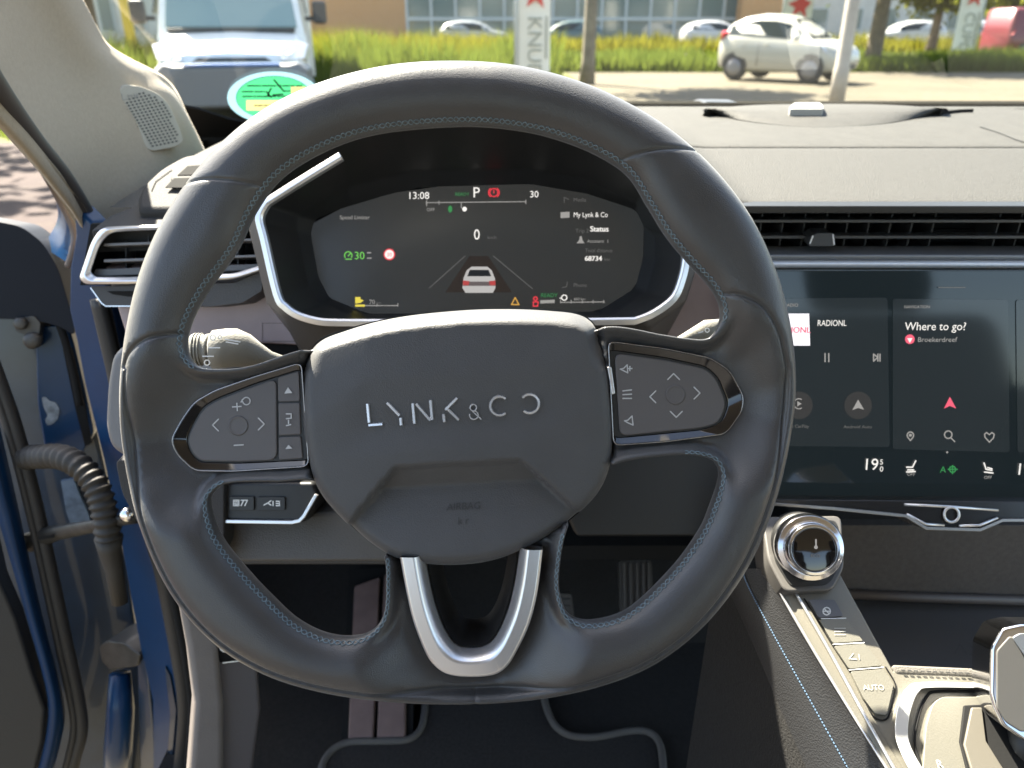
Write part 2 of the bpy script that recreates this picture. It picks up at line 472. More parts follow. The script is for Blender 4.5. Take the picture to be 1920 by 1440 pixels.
# ================================================================== OUTSIDE: GROUND
def ground_mat(name, c1, c2, c3, sc=0.35, bump=0.3):
    m = bpy.data.materials.new(name); m.use_nodes = True; n = m.node_tree; L = n.links; b = n.nodes['Principled BSDF']
    b.inputs['Roughness'].default_value = 0.9; b.inputs['Specular IOR Level'].default_value = 0.2
    tc = n.nodes.new('ShaderNodeTexCoord')
    def nz(s, d=6):
        t = n.nodes.new('ShaderNodeTexNoise'); t.inputs['Scale'].default_value = s; t.inputs['Detail'].default_value = d; L.new(tc.outputs['Object'], t.inputs['Vector']); return t.outputs['Fac']
    def ramp(f, a, c):
        r_ = n.nodes.new('ShaderNodeMapRange'); r_.inputs[1].default_value = a; r_.inputs[2].default_value = c; L.new(f, r_.inputs[0]); return r_.outputs[0]
    def mix(f, a, c):
        x = n.nodes.new('ShaderNodeMix'); x.data_type = 'RGBA'; L.new(f, x.inputs[0])
        for i, v in ((6, a), (7, c)):
            if isinstance(v, tuple): x.inputs[i].default_value = (*v, 1)
            else: L.new(v, x.inputs[i])
        return x.outputs[2]
    a = mix(ramp(nz(sc), 0.42, 0.6), c1, c2); a = mix(ramp(nz(6.0), 0.5, 0.75), a, c3)
    L.new(a, b.inputs['Base Color'])
    bp = n.nodes.new('ShaderNodeBump'); bp.inputs['Strength'].default_value = bump; bp.inputs['Distance'].default_value = 0.02
    L.new(nz(40), bp.inputs['Height']); L.new(bp.outputs[0], b.inputs['Normal'])
    MATS[name] = m; return m
def sheet(name, x0, x1, y0, y1, z, m):
    return structure(mk(name, [(x0, y0, z), (x1, y0, z), (x1, y1, z), (x0, y1, z)], [[0, 1, 2, 3]], m))
GRAV = ground_mat('sandy_gravel', (0.1013, 0.0863, 0.0615), (0.0825, 0.0713, 0.051), (0.0675, 0.0638, 0.0338))
TURF = ground_mat('turf', (0.0675, 0.075, 0.015), (0.0825, 0.0825, 0.0225), (0.045, 0.06, 0.0112), 0.5)
PINK = ground_mat('clinker_paving', (0.0396, 0.0279, 0.0251), (0.0325, 0.0232, 0.021), (0.0465, 0.0348, 0.0279), 0.8, 0.2)
ASPH = ground_mat('light_asphalt', (0.1125, 0.1013, 0.075), (0.0975, 0.09, 0.0675), (0.0825, 0.075, 0.0638), 0.3, 0.1)
sheet('ground', -250, 250, -120, 400, 0.0, GRAV)
sheet('grass_verge', -60, 90, 24.2, 33.0, 0.006, TURF)
sheet('meadow', -40, 1.6, 13.5, 24.2, 0.006, TURF)
sheet('road', -90, 120, 33.0, 41.0, 0.004, ASPH)
sheet('grass_bank', -90, 120, 41.0, 47.0, 0.008, TURF)
sheet('paving', -9.5, -1.05, -6, 9.4, 0.006, PINK)
sheet('grass_strip', -60, -5.0, 9.4, 13.5, 0.007, TURF)

def leafmat(name, c, tr=0.5):
    m = bpy.data.materials.new(name); m.use_nodes = True; n = m.node_tree; n.nodes.clear(); L = n.links
    o = n.nodes.new('ShaderNodeOutputMaterial'); mx = n.nodes.new('ShaderNodeMixShader'); a = n.nodes.new('ShaderNodeBsdfDiffuse'); t = n.nodes.new('ShaderNodeBsdfTranslucent')
    tc = n.nodes.new('ShaderNodeTexCoord'); nz = n.nodes.new('ShaderNodeTexNoise'); nz.inputs['Scale'].default_value = 1.3; L.new(tc.outputs['Object'], nz.inputs['Vector'])
    x = n.nodes.new('ShaderNodeMix'); x.data_type = 'RGBA'; L.new(nz.outputs['Fac'], x.inputs[0])
    x.inputs[6].default_value = (c[0] * .7, c[1] * .8, c[2] * .7, 1); x.inputs[7].default_value = (c[0] * 1.35, c[1] * 1.2, c[2] * 1.2, 1)
    mx.inputs[0].default_value = tr
    for s in (a, t): L.new(x.outputs[2], s.inputs[0])
    L.new(a.outputs[0], mx.inputs[1]); L.new(t.outputs[0], mx.inputs[2]); L.new(mx.outputs[0], o.inputs[0]); return m
GRASSM = leafmat('grass_blade', (0.095, 0.128, 0.024), 0.6); GRASSY = leafmat('dry_grass_blade', (0.14, 0.14, 0.018), 0.6); LEAFM = leafmat('tree_leaf', (0.06, 0.085, 0.013), 0.6); LEAFY = leafmat('shrub_leaf', (0.1, 0.11, 0.015), 0.6)
def blades(name, x0, x1, y0, y1, n, h0, h1, wd, m, label, z=0.006):
    r = np.random.rand(n, 6); V = np.zeros((n * 3, 3)); x = x0 + r[:, 0] * (x1 - x0); y = y0 + r[:, 1] * (y1 - y0)
    h = h0 + (h1 - h0) * r[:, 2] * (0.55 + 0.45 * np.sin(x * 1.7 + 1) * np.sin(y * 0.9 + x * 0.6)); a = r[:, 3] * 6.283; lean = h * 0.35 * (r[:, 4] - 0.5) * 2
    dx, dy = np.cos(a) * wd, np.sin(a) * wd
    V[0::3] = np.stack([x - dx, y - dy, np.full(n, z)], 1); V[1::3] = np.stack([x + dx, y + dy, np.full(n, z)], 1); V[2::3] = np.stack([x + lean, y + lean * (r[:, 5] - .5), z + h], 1)
    me = bpy.data.meshes.new(name); me.from_pydata(V.tolist(), [], np.arange(n * 3).reshape(n, 3).tolist()); me.materials.append(m)
    o = bpy.data.objects.new(name, me); COL.objects.link(o); o['kind'] = 'stuff'; o['label'] = label; o['category'] = 'grass'; return o
blades('tall_grass', -8.5, 0.75, 13.6, 19.0, 30000, 0.45, 1.35, 0.03, GRASSM, 'tall bright green grass beyond the steering wheel')
blades('dry_grass', -8.5, 1.0, 17.0, 23.0, 6000, 0.9, 1.4, 0.02, GRASSY, 'dry seeding grass among the tall green grass')
blades('verge_grass', 1.0, 34, 24.4, 29.5, 30000, 0.35, 0.75, 0.035, GRASSM, 'green grass on the verge behind the white car')
blades('bank_grass', -20, 45, 41.2, 46.5, 20000, 0.35, 1.2, 0.06, GRASSY, 'yellow green grass on the bank before the glass building')
blades('strip_grass', -18, -5.0, 9.6, 13.4, 9000, 0.1, 0.3, 0.02, GRASSM, 'mown green grass beside the clinker paving')

# ================================================================== OUTSIDE: BUILDINGS
def brickmat(name, c1, c2, mortar, s):
    m = bpy.data.materials.new(name); m.use_nodes = True; n = m.node_tree; L = n.links; b = n.nodes['Principled BSDF']; b.inputs['Roughness'].default_value = 0.85
    tc = n.nodes.new('ShaderNodeTexCoord'); mp = n.nodes.new('ShaderNodeMapping'); mp.inputs['Rotation'].default_value = (R(90), 0, 0); L.new(tc.outputs['Object'], mp.inputs[0])
    t = n.nodes.new('ShaderNodeTexBrick'); t.inputs['Scale'].default_value = s; t.inputs['Color1'].default_value = (*c1, 1); t.inputs['Color2'].default_value = (*c2, 1); t.inputs['Mortar'].default_value = (*mortar, 1)
    L.new(mp.outputs[0], t.inputs['Vector']); L.new(t.outputs['Color'], b.inputs['Base Color']); MATS[name] = m; return m
BRICK = brickmat('ochre_brick', (0.42, 0.22, 0.09), (0.46, 0.26, 0.12), (0.4, 0.28, 0.18), 4.0)
PANE = mat('facade_pane', (0.13, 0.18, 0.18), 0.08, spec=0.8); FRAME = mat('facade_frame', (0.42, 0.46, 0.46), 0.5); WALLW = mat('pale_wall', (0.5, 0.5, 0.47), 0.8, var=0.05, vscale=2)
def xat(px, y, row=48): return PY(px, row, y).x
YBD = 58.0
bb = thing('brick_building', (xat(660, YBD), YBD, 0), 'ochre brick building beside the glass fronted building', 'building')
x0, x1 = xat(420, YBD), xat(762, YBD)
box('wall', ((x0 + x1) / 2, YBD + 6, 4.0), x1 - x0, 12, 8.0, BRICK, bb)
box('roof', ((x0 + x1) / 2, YBD + 6, 8.15), x1 - x0 + 0.4, 12.4, 0.3, mat('roof_edge', (0.2, 0.2, 0.2), 0.6), bb)
gb_ = thing('glass_building', (xat(1060, YBD), YBD, 0), 'long glass fronted showroom with pale mullions', 'building')
x0, x1 = xat(764, YBD), xat(1400, YBD)
box('wall', ((x0 + x1) / 2, YBD + 8.3, 4.0), x1 - x0, 12, 8.0, mat('showroom_inside', (0.10, 0.12, 0.12), 0.8), gb_)
N = 14; wv = (x1 - x0) / N
for i in range(N):
    for j, (z0, z1) in enumerate(((0.1, 1.55), (1.75, 4.4), (4.6, 7.8))):
        box('pane', (x0 + (i + .5) * wv, YBD + 0.12, (z0 + z1) / 2), wv - 0.16, 0.04, z1 - z0, PANE, gb_)
for i in range(N + 1): box('mullion', (x0 + i * wv, YBD + 0.05, 4.0), 0.16, 0.2, 8.0, FRAME, gb_)
for z in (0.05, 1.65, 4.5, 7.9): box('transom', ((x0 + x1) / 2, YBD + 0.02, z), x1 - x0, 0.16, 0.2, FRAME, gb_)
br2 = thing('brick_pier', (xat(1440, 56.0), 56.0, 0), 'brown brick pier at the end of the glass building', 'pier')
box('pier_wall', (xat(1436, 56.0), 56.6, 3.6), 3.4, 1.4, 7.2, BRICK, br2); box('pier_cap', (xat(1436, 56.0), 56.6, 7.3), 3.6, 1.6, 0.2, FRAME, br2)
def hall(name, pxa, pxb, y, label, h=6, n=6):
    t = thing(name, (xat((pxa + pxb) / 2, y), y, 0), label, 'building'); a, b_ = xat(pxa, y), xat(pxb, y)
    box('wall', ((a + b_) / 2, y + 5, h / 2), b_ - a, 10, h, WALLW, t); box('roof', ((a + b_) / 2, y + 5, h + 0.15), b_ - a + 0.3, 10.3, 0.3, mat('hall_roof', (0.25, 0.25, 0.25), 0.6), t)
    s = (b_ - a) / n
    for i in range(n):
        w_ = box('window', (a + (i + .5) * s, y - 0.03, 1.7), s * 0.55, 0.08, 1.5, FRAME, t); box('pane', (a + (i + .5) * s, y - 0.08, 1.7), s * 0.55 - 0.2, 0.04, 1.3, PANE, w_)
    return t
hall('white_hall', 1500, 2080, 64.0, 'pale hall with dark windows behind the trees', 7, 9)
hall('pale_house', 120, 345, 36.0, 'pale house with windows left of the campervan', 6, 4)
yb = thing('yellow_post', (xat(245, 24, 60), 24, 0), 'yellow delineator post standing left of the campervan', 'post')
YEL = mat('yellow_paint', (0.6, 0.42, 0.06), 0.5)
box('post', (xat(243, 24, 60), 24, 1.2), 0.22, 0.22, 2.4, YEL, yb, b=0.02); box('foot', (xat(243, 24, 60), 24, 0.35), 0.46, 0.4, 0.7, YEL, yb, b=0.03)

# ================================================================== OUTSIDE: TREES, POSTS, BANNERS
BARK = mat('grey_bark', (0.17, 0.145, 0.105), 0.9, bump=1.0, bscale=6, var=0.25, vscale=4); BARKD = mat('brown_bark', (0.11, 0.085, 0.05), 0.9, bump=1.0, bscale=6, var=0.25, vscale=4)
def crown_mesh(n, rx, ry, rz, size, seed):
    rs = np.random.RandomState(seed); c = rs.normal(size=(18, 3)); c /= np.linalg.norm(c, axis=1)[:, None]; c *= rs.rand(18, 1) ** 0.4 * 0.75
    k = rs.randint(0, 18, n); p = c[k] + rs.normal(size=(n, 3)) * 0.2; p *= np.array([rx, ry, rz])
    u = rs.normal(size=(n, 3)); u /= np.linalg.norm(u, axis=1)[:, None]; v = np.cross(u, rs.normal(size=(n, 3))); v /= np.linalg.norm(v, axis=1)[:, None]
    s = size * (0.6 + 0.8 * rs.rand(n, 1)); V = np.zeros((n * 4, 3))
    V[0::4] = p - u * s; V[1::4] = p + v * s * .55; V[2::4] = p + u * s; V[3::4] = p - v * s * .55
    return V.tolist(), np.arange(n * 4).reshape(n, 4).tolist()
def tree(name, base, rad, h, cr, cz, label, bark, leaf, n=3500, seed=1, ls=0.16, group=None):
    t = thing(name, base, label, 'tree', group); b = Vector(base); rs = random.Random(seed)
    pts = [b, b + Vector((0.02, 0.01, 0.5)), b + Vector((0.05, 0, h * .5)), b + Vector((-0.05, 0.05, h))]
    parts = [tube_vf(pts, [rad * 1.25, rad, rad * .8, rad * .35], 12)]
    for i in range(6):
        a = rs.uniform(0, 6.28); z = h * rs.uniform(.55, .9); p = b + Vector((0, 0, z)); q = p + Vector((math.cos(a) * cr * .6, math.sin(a) * cr * .6, h * .22))
        parts.append(tube_vf([p, (p + q) / 2 + Vector((0, 0, -.1)), q], [rad * .35, rad * .22, rad * .08], 7))
    V, F = merge(parts); mk('trunk', V, F, bark, t, smooth=True)
    V, F = crown_mesh(n, cr, cr, cr * .75, ls, seed); mk('crown', [Vector(v) + b + Vector((0, 0, cz)) for v in V], F, leaf, t); return t
g1 = PZ(1100, 158, 0); tree('young_tree', g1, 0.155, 5.0, 2.0, 5.0, 'tree with slim grey trunk in front of the glass building', BARK, LEAFM, 3500, 3)
g2 = PZ(1632, 128, 0); tree('shade_tree', g2, 0.25, 5.5, 3.2, 4.6, 'tree with dark brown trunk behind the white car', BARKD, LEAFM, 6000, 5)
g3 = PZ(1742, 104, 0); tree('shrubby_tree', g3, 0.22, 3.4, 2.2, 2.9, 'leafy yellow green tree before the pale hall', BARKD, LEAFY, 5000, 7, 0.15)
g4 = PZ(1900, 98, 0); tree('roadside_tree', g4, 0.22, 4.2, 3.0, 3.7, 'broad leafy tree behind the red van', BARKD, LEAFY, 5000, 9, 0.17)
tree('garden_tree', (-9.5, 19.0, 0), 0.2, 4.5, 2.6, 4.6, 'tree standing in the meadow beside the campervan', BARKD, LEAFM, 4000, 11)
tree('avenue_tree', (-8.4, 8.6, 0), 0.2, 4.5, 2.6, 4.4, 'tree shading the clinker paving left of the car', BARKD, LEAFM, 4500, 13)
lp = PZ(1566, 203, 0)
lpo = thing('lamp_post', lp, 'plain grey metal lamp post in front of the white car', 'lamp post')
POSTM = mat('post_metal', (0.33, 0.30, 0.26), 0.5, var=0.1, vscale=5)
lathe('post_shaft', lp, (0, 0, 1), [(0.125, 0), (0.125, 0.6), (0.112, 0.65), (0.10, 3.0), (0.06, 6.0)], POSTM, lpo, 20)
tube('lamp_arm', [lp + Vector((0, 0, 6)), lp + Vector((0.1, 0, 6.3)), lp + Vector((0.7, 0, 6.45))], 0.04, POSTM, lpo, 8); box('lamp_head', lp + Vector((0.9, 0, 6.45)), 0.5, 0.2, 0.1, POSTM, lpo, b=0.03)
CLOTH = mat('banner_cloth', (0.72, 0.70, 0.62), 0.9, var=0.03, vscale=3); REDC = mat('banner_red', (0.60, 0.06, 0.05), 0.9); GRYC = mat('banner_grey', (0.30, 0.31, 0.26), 0.9)
def banner(base, w_, z0, h, label, letters, side):
    b = Vector(base); t = thing('banner_flag', b, label, 'banner', 'white advertising banners on poles')
    pole = lathe('pole', b, (0, 0, 1), [(0.035, 0), (0.03, z0 + h + 0.2)], FRAME, t, 10)
    V, F = [], []; n = 14
    for i in range(n + 1):
        z = z0 + h * i / n
        for k in range(5):
            f = k / 4; V.append(b + Vector((side * (0.03 + f * w_), 0.03 * math.sin(f * 5 + z * 1.6), z)))
    F = [[i * 5 + k, i * 5 + k + 1, i * 5 + 6 + k, i * 5 + 5 + k] for i in range(n) for k in range(4)]
    cl = mk('cloth', V, F, CLOTH, t, smooth=True)
    fp = Plane(b + Vector((0, -0.05, 0)), (0, -1, 0)); u = Vector((side, 0, 0))
    cx = b + Vector((side * (0.03 + w_ * .5), -0.06, 0)); zl = z0 + h * 0.0
    e = []
    s = w_ * 0.42; zz = z0 + letters[1]
    mk('emblem', [cx + Vector((a * s, 0, zz + c * s)) for a, c in ((-1.0, 0.2), (-0.2, 0.5), (0.1, 1.3), (0.4, 0.5), (0.95, 0.3), (0.5, -0.2), (0.7, -0.9), (0.1, -0.35), (-0.6, -0.8), (-0.35, -0.1))], [list(range(10))], REDC, cl)
    V2, F2 = text_mesh(letters[0]); k = w_ * 0.44 / 0.7; zt_ = zz - s * 1.4
    mk('banner_lettering', [cx + Vector((-w_ * 0.2 + v[1] * k, 0, zt_ - v[0] * k)) for v in V2], F2, GRYC, cl)
    mk('banner_small_print', [cx + Vector((a, 0, c)) for a, c in ((w_ * .34, zt_), (w_ * .40, zt_), (w_ * .40, z0 + 0.2), (w_ * .34, z0 + 0.2))], [[0, 1, 2, 3]], GRYC, cl)
    return t
fb = PY(968, 135, 13.2); banner((fb.x, 13.2, 0), 0.50, fb.z, 2.6, 'white banner with red emblem between the tall grass and the slim tree', ('KNUD', 1.10), 1)
fb = PY(1466, 40, 30.0); banner((fb.x, 30.0, 0), 1.0, 0.9, 2.6, 'white banner with red emblem rising behind the white car', ('KNUD', 0.95), 1)
fb = PY(1826, 95, 30.0); banner((fb.x, 30.0, 0), 0.80, fb.z, 2.9, 'white banner with red emblem beside the red van', ('CUPD', 1.72), -1)

# ================================================================== OUTSIDE: VEHICLES
GLV = mat('car_window', (0.02, 0.028, 0.03), 0.12, spec=0.4); TYRE = mat('tyre_rubber', (0.03, 0.03, 0.03), 0.8); RIM = mat('wheel_rim', (0.20, 0.20, 0.21), 0.55, metal=0.4)
LAMP = mat('head_lamp', (0.6, 0.62, 0.65), 0.1, spec=0.8); TAIL = mat('tail_lamp', (0.45, 0.03, 0.03), 0.2); TRIMB = mat('car_trim', (0.04, 0.04, 0.04), 0.5)
def car(name, loc, ang, label, group, paint, L=3.55, W=1.62, H=1.5, van=False, far=False):
    t = thing(name, loc, label, 'van' if van else 'car', group)
    ca, sa = math.cos(ang), math.sin(ang); o = Vector(loc)
    def T(x, y, z): return o + Vector((x * ca - y * sa, x * sa + y * ca, z))
    # stations x (rear 0 .. front 1), sill, belt, top, half width, roof half width
    if van:
        st = [(0, .38, .95, 1.05, .86, .80), (.015, .3, .98, .97 * H, .95, .84), (.05, .25, 1.0, H, .99, .86), (.3, .22, 1.0, H, 1, .86), (.6, .22, .98, H, 1, .86), (.7, .22, .96, .97 * H, 1, .83), (.78, .22, .93, .74 * H, 1, .78), (.84, .22, .9, .57 * H, .99, .76), (.93, .24, .8, .5 * H, .96, .8), (.985, .3, .6, .42 * H, .88, .8), (1, .4, .5, .34 * H, .82, .75)]
    else:
        st = [(0, .42, .82, .62 * H, .80, .62), (.02, .30, .95, .70 * H, .90, .68), (.09, .24, 1.0, .88 * H, .97, .66), (.2, .22, .99, .965 * H, 1, .66), (.33, .22, .96, H, 1, .67), (.47, .22, .94, .99 * H, 1, .67), (.58, .22, .92, .93 * H, 1, .66), (.68, .22, .9, .80 * H, 1, .70), (.76, .22, .88, .645 * H, .99, .78), (.86, .23, .84, .60 * H, .97, .8), (.94, .26, .76, .54 * H, .92, .8), (.985, .32, .6, .46 * H, .84, .76), (1, .4, .52, .38 * H, .76, .7)]
    hw = W / 2
    def prof(s):
        x, z0, z1, z2, a, b_ = s; X = (x - .5) * L; zz = max(z2, z1 + .02)
        return [(X, hw * a * .86, z0), (X, hw * a * .97, z0 + .08), (X, hw * a, (z0 + z1) * .5), (X, hw * a * .985, z1 - .06), (X, hw * a * .95, z1), (X, hw * (a * .95 * .12 + b_ * .88), z1 + (zz - z1) * .88), (X, hw * b_ * .90, zz - .012), (X, hw * b_ * .5, zz + .01)]
    rings = []
    for s in st:
        p = prof(s); rings.append([T(*q) for q in p] + [T(q[0], -q[1], q[2]) for q in reversed(p)])
    loft('body', rings, paint, t, closed=True, cap=(True, True))
    def lerp(i, f, kk, side):   # point on the greenhouse flank
        a, b_ = prof(st[i])[4], prof(st[i])[5]; q = [a[j] + (b_[j] - a[j]) * kk for j in range(3)]
        return T(q[0], side * (q[1] + .012), q[2])
    ir = range(2, 8) if not van else range(5, 8)
    for sd in (1, -1):
        idx_ = list(ir)
        for nm, seg in (('side_window', idx_[:len(idx_) // 2 + 1]), ('side_window', idx_[len(idx_) // 2:])):
            lo_ = [lerp(i, 0, .10, sd) for i in seg]; hi_ = [lerp(i, 0, .86, sd) for i in seg]
            if len(seg) > 1: mk(nm, lo_ + hi_[::-1], [list(range(2 * len(seg)))], GLV, t)
    # windscreen and rear window
    iw = (6, 8) if not van else (5, 7)
    def topq(i, f):
        p = prof(st[i])[6]; return [(p[0], s_ * p[1] * f, p[2]) for s_ in (1, -1)]
    a, b_ = topq(iw[0], .93), topq(iw[1], .98)
    mk('front_window', [T(a[0][0] + .015, a[0][1], a[0][2] + .02), T(a[1][0] + .015, a[1][1], a[1][2] + .02), T(b_[1][0] + .02, b_[1][1], b_[1][2] + .02), T(b_[0][0] + .02, b_[0][1], b_[0][2] + .02)], [[0, 1, 2, 3]], GLV, t)
    # wheels
    r_ = .30 if not van else .33
    for fx in (.175, .80):
        for sd in (1, -1):
            c = T((fx - .5) * L, sd * (hw - .10), r_); ax_ = (T(0, sd, 0) - T(0, 0, 0)).normalized()
            wh_ = lathe('wheel', c, ax_, [(r_ * .6, -.09), (r_ * .95, -.09), (r_, -.06), (r_, .06), (r_ * .95, .094), (r_ * .68, .098)], TYRE, t, 20)
            lathe('wheel_cover', c, ax_, [(r_ * .66, .06), (r_ * .66, .100), (r_ * .3, .105), (r_ * .1, .112)], RIM, wh_, 14)
            arch = [(c + ax_ * .093 + (T(math.cos(q), 0, math.sin(q)) - T(0, 0, 0)) * (r_ * 1.16)) for q in [math.pi * k / 12 for k in range(13)]]
            mk('wheel_arch', arch + [c + ax_ * .093 + Vector((0, 0, -.1))], [list(range(14))], TRIMB, t)
    if not far:
        for sd in (1, -1):
            hl = [T(L * .5 - .12, sd * hw * .62, .60), T(L * .5 - .30, sd * hw * .93, .66), T(L * .5 - .46, sd * hw * .985, .80), T(L * .5 - .30, sd * hw * .80, .80)]
            prism('head_lamp', [p + (T(.03, sd * .03, .015) - T(0, 0, 0)) for p in hl], T(-.1, -sd * .1, 0) - T(0, 0, 0), LAMP, t)
            tl = [T(-L * .5 + .03, sd * hw * .72, .95), T(-L * .5 + .09, sd * hw * .93, .93), T(-L * .5 + .2, sd * hw * .93, 1.08), T(-L * .5 + .1, sd * hw * .76, 1.12)]
            prism('tail_lamp', [p + (T(-.03, sd * .035, 0) - T(0, 0, 0)) for p in tl], T(.1, -sd * .1, 0) - T(0, 0, 0), TAIL, t)
            c = T(L * .18, sd * (hw + .10), .97); box('wing_mirror', c, .16, .2, .14, paint, t, b=.04)
            fo_ = T(L * .5 - .05, sd * hw * .55, .38); lathe('fog_lamp', fo_, T(1, sd * .4, 0) - T(0, 0, 0), [(.07, -.03), (.07, .035), (.02, .04)], TRIMB, t, 12)
        gr_ = [T(L * .5 + .012, -.32, .30), T(L * .5 + .012, .32, .30), T(L * .5 + .012, .36, .42), T(L * .5 + .012, -.36, .42)]
        prism('grille', gr_, T(-.08, 0, 0) - T(0, 0, 0), TRIMB, t)
        for z in (.47, .66): mk('door_crease', [T(-L * .22, -hw - .004, z), T(L * .2, -hw - .004, z - .03), T(L * .2, -hw - .004, z - .045), T(-L * .22, -hw - .004, z - .015)], [[0, 1, 2, 3]], paint, t)
        box('door_handle', T(-L * .06, -hw - .015, .83), .16, .03, .035, paint, t, b=.008)
        tube('door_gap', [T(-L * .13, -hw - .003, .34), T(-L * .13, -hw * .99 - .003, .88)], .006, TRIMB, t, 4)
    return t
WPAINT = mat('white_car_paint', (0.40, 0.395, 0.35), 0.3, coat=0.6); RPAINT = mat('red_van_paint', (0.12, 0.014, 0.02), 0.4, coat=0.3)
car('hatchback_car', (6.72, 20.4, 0.012), R(-44), 'white three door hatchback parked on the gravel behind the lamp post', None, WPAINT, 3.1, 1.5, 1.48)
car('delivery_van', (xat(1880, 33, 80) + 1.7, 33.2, 0.012), R(8), 'dark red delivery van parked by the roadside', None, RPAINT, 4.3, 1.8, 1.85, van=True)
FARC = [(890, 50.5, (0.30, 0.32, 0.32), 'silver car parked before the brick building corner'), (1062, 50.0, (0.04, 0.08, 0.08), 'dark green car parked before the showroom behind the banner'),
        (1345, 50.5, (0.45, 0.45, 0.45), 'white car parked at the end of the showroom'), (1700, 50.5, (0.5, 0.5, 0.48), 'white car parked before the pale hall'), (1868, 51.0, (0.25, 0.27, 0.3), 'grey car parked behind the third banner')]
for i, (px_, y_, c_, lb) in enumerate(FARC):
    car('parked_car', (xat(px_, y_, 60), y_, 0.012), R(180 if i % 2 else 4), lb, 'cars parked before the buildings', mat('far_paint_%d' % i, c_, 0.3, coat=0.6), 4.2, 1.75, 1.5, far=True)
# campervan facing the car
cv = thing('campervan', (-4.0, 12.6, 0), 'white campervan with grey bumper facing the windscreen', 'campervan')
CW = mat('camper_paint', (0.8, 0.8, 0.76), 0.4, coat=0.3); CG = mat('camper_bumper', (0.17, 0.175, 0.18), 0.5); CX = -3.66; CA = R(15)
CAX = (Vector((math.cos(CA), math.sin(CA), 0)), Vector((-math.sin(CA), math.cos(CA), 0)), Vector((0, 0, 1)))
def cvP(x, y, z): return Vector((CX, 10.9, z)) + CAX[0] * x + CAX[1] * y
vst = [  # y from the nose, list of (half width, z) up the section
    (0.00, .84, .52, .74, .90), (0.10, .92, .48, .76, .95), (0.45, .97, .45, .80, 1.04), (0.85, .99, .42, .85, 1.12), (1.02, .99, .42, .85, 1.16)]
rings = []
for y_, hw, z0, z1, z2 in vst:
    rings.append([cvP(-hw * .9, y_, z0), cvP(-hw, y_, z1), cvP(-hw * .97, y_, z2 - .1), cvP(-hw * .86, y_, z2), cvP(0, y_, z2 + .03), cvP(hw * .86, y_, z2), cvP(hw * .97, y_, z2 - .1), cvP(hw, y_, z1), cvP(hw * .9, y_, z0)])
loft('bonnet', rings, CW, cv, cap=(True, True), b=0.02)
loft('cab', [[cvP(-1.03, 1.0, .42), cvP(-1.0, 1.0, 1.1), cvP(1.0, 1.0, 1.1), cvP(1.03, 1.0, .42)], [cvP(-1.03, 1.02, .42), cvP(-.97, 1.02, 1.18), cvP(.97, 1.02, 1.18), cvP(1.03, 1.02, .42)],
             [cvP(-1.03, 1.9, .42), cvP(-.86, 1.85, 2.35), cvP(.86, 1.85, 2.35), cvP(1.03, 1.9, .42)], [cvP(-1.03, 2.6, .42), cvP(-.92, 2.6, 2.45), cvP(.92, 2.6, 2.45), cvP(1.03, 2.6, .42)]], CW, cv, cap=(True, True), smooth=False, b=0.03)
prism('windscreen_pane', [cvP(-.88, 1.02, 1.23), cvP(.88, 1.02, 1.23), cvP(.78, 1.78, 2.26), cvP(-.78, 1.78, 2.26)], (0, 0.04, -0.02), mat('camper_glass', (0.22, 0.30, 0.28), 0.15, spec=0.8), cv, b=0.01)  # pale teal base colour stands in for trees reflected in the pane
box('wiper_panel', cvP(0, 0.98, 1.19), 1.7, 0.08, 0.05, TRIMB, cv, b=0.01, ax=CAX)
loft('living_box', [[cvP(-1.12, 2.5, .5), cvP(-1.12, 2.5, 2.6), cvP(1.12, 2.5, 2.6), cvP(1.12, 2.5, .5)], [cvP(-1.04, 1.9, 2.35), cvP(-1.04, 1.75, 2.75), cvP(1.04, 1.75, 2.75), cvP(1.04, 1.9, 2.35)], [cvP(-1.12, 2.7, .5), cvP(-1.12, 2.6, 2.95), cvP(1.12, 2.6, 2.95), cvP(1.12, 2.7, .5)], [cvP(-1.12, 6.2, .5), cvP(-1.12, 6.2, 2.95), cvP(1.12, 6.2, 2.95), cvP(1.12, 6.2, .5)]], CW, cv, cap=(True, True), smooth=False)
rings = []
for y_, hw, a, b_ in ((-.16, .78, .28, .76), (-.08, .94, .24, .80), (.3, 1.02, .23, .80), (1.0, 1.03, .26, .72)):
    rings.append([cvP(-hw, y_, a), cvP(-hw, y_, b_ - .08), cvP(-hw * .9, y_, b_), cvP(hw * .9, y_, b_), cvP(hw, y_, b_ - .08), cvP(hw, y_, a)])
loft('bumper', rings, CG, cv, cap=(True, True), smooth=False, b=0.03)
box('bumper_strip', cvP(0, -.12, .785), 1.2, .10, .035, mat('strip_blue', (0.10, 0.20, 0.45), 0.4), cv, b=0.01, ax=CAX)
for s_ in (-1, 1):
    prism('head_lamp', [cvP(s_ * .62, -.05, .83), cvP(s_ * .92, .06, .85), cvP(s_ * 1.0, .40, 1.02), cvP(s_ * .82, .26, 1.06), cvP(s_ * .62, .04, .97)], (0, .2, -.05), LAMP, cv, b=0.01)
    m_ = box('wing_mirror', cvP(s_ * 1.22, 1.2, 1.42), .2, .14, .30, TRIMB, cv, b=0.04, ax=CAX); box('mirror_arm', cvP(s_ * 1.08, 1.24, 1.34), .14, .05, .06, TRIMB, cv, ax=CAX)
    prism('side_window', [cvP(s_ * 1.035, 1.25, 1.40), cvP(s_ * 1.035, 2.0, 1.40), cvP(s_ * .93, 2.0, 2.1), cvP(s_ * .93, 1.8, 2.1)], (s_ * .012, 0, 0), GLV, cv)
    for y_ in (0.62, 4.6): lathe('wheel', cvP(s_ * .90, y_, .34), CAX[0] * s_, [(.2, -.1), (.32, -.1), (.34, -.06), (.34, .06), (.32, .1), (.22, .11)], TYRE, cv, 20)
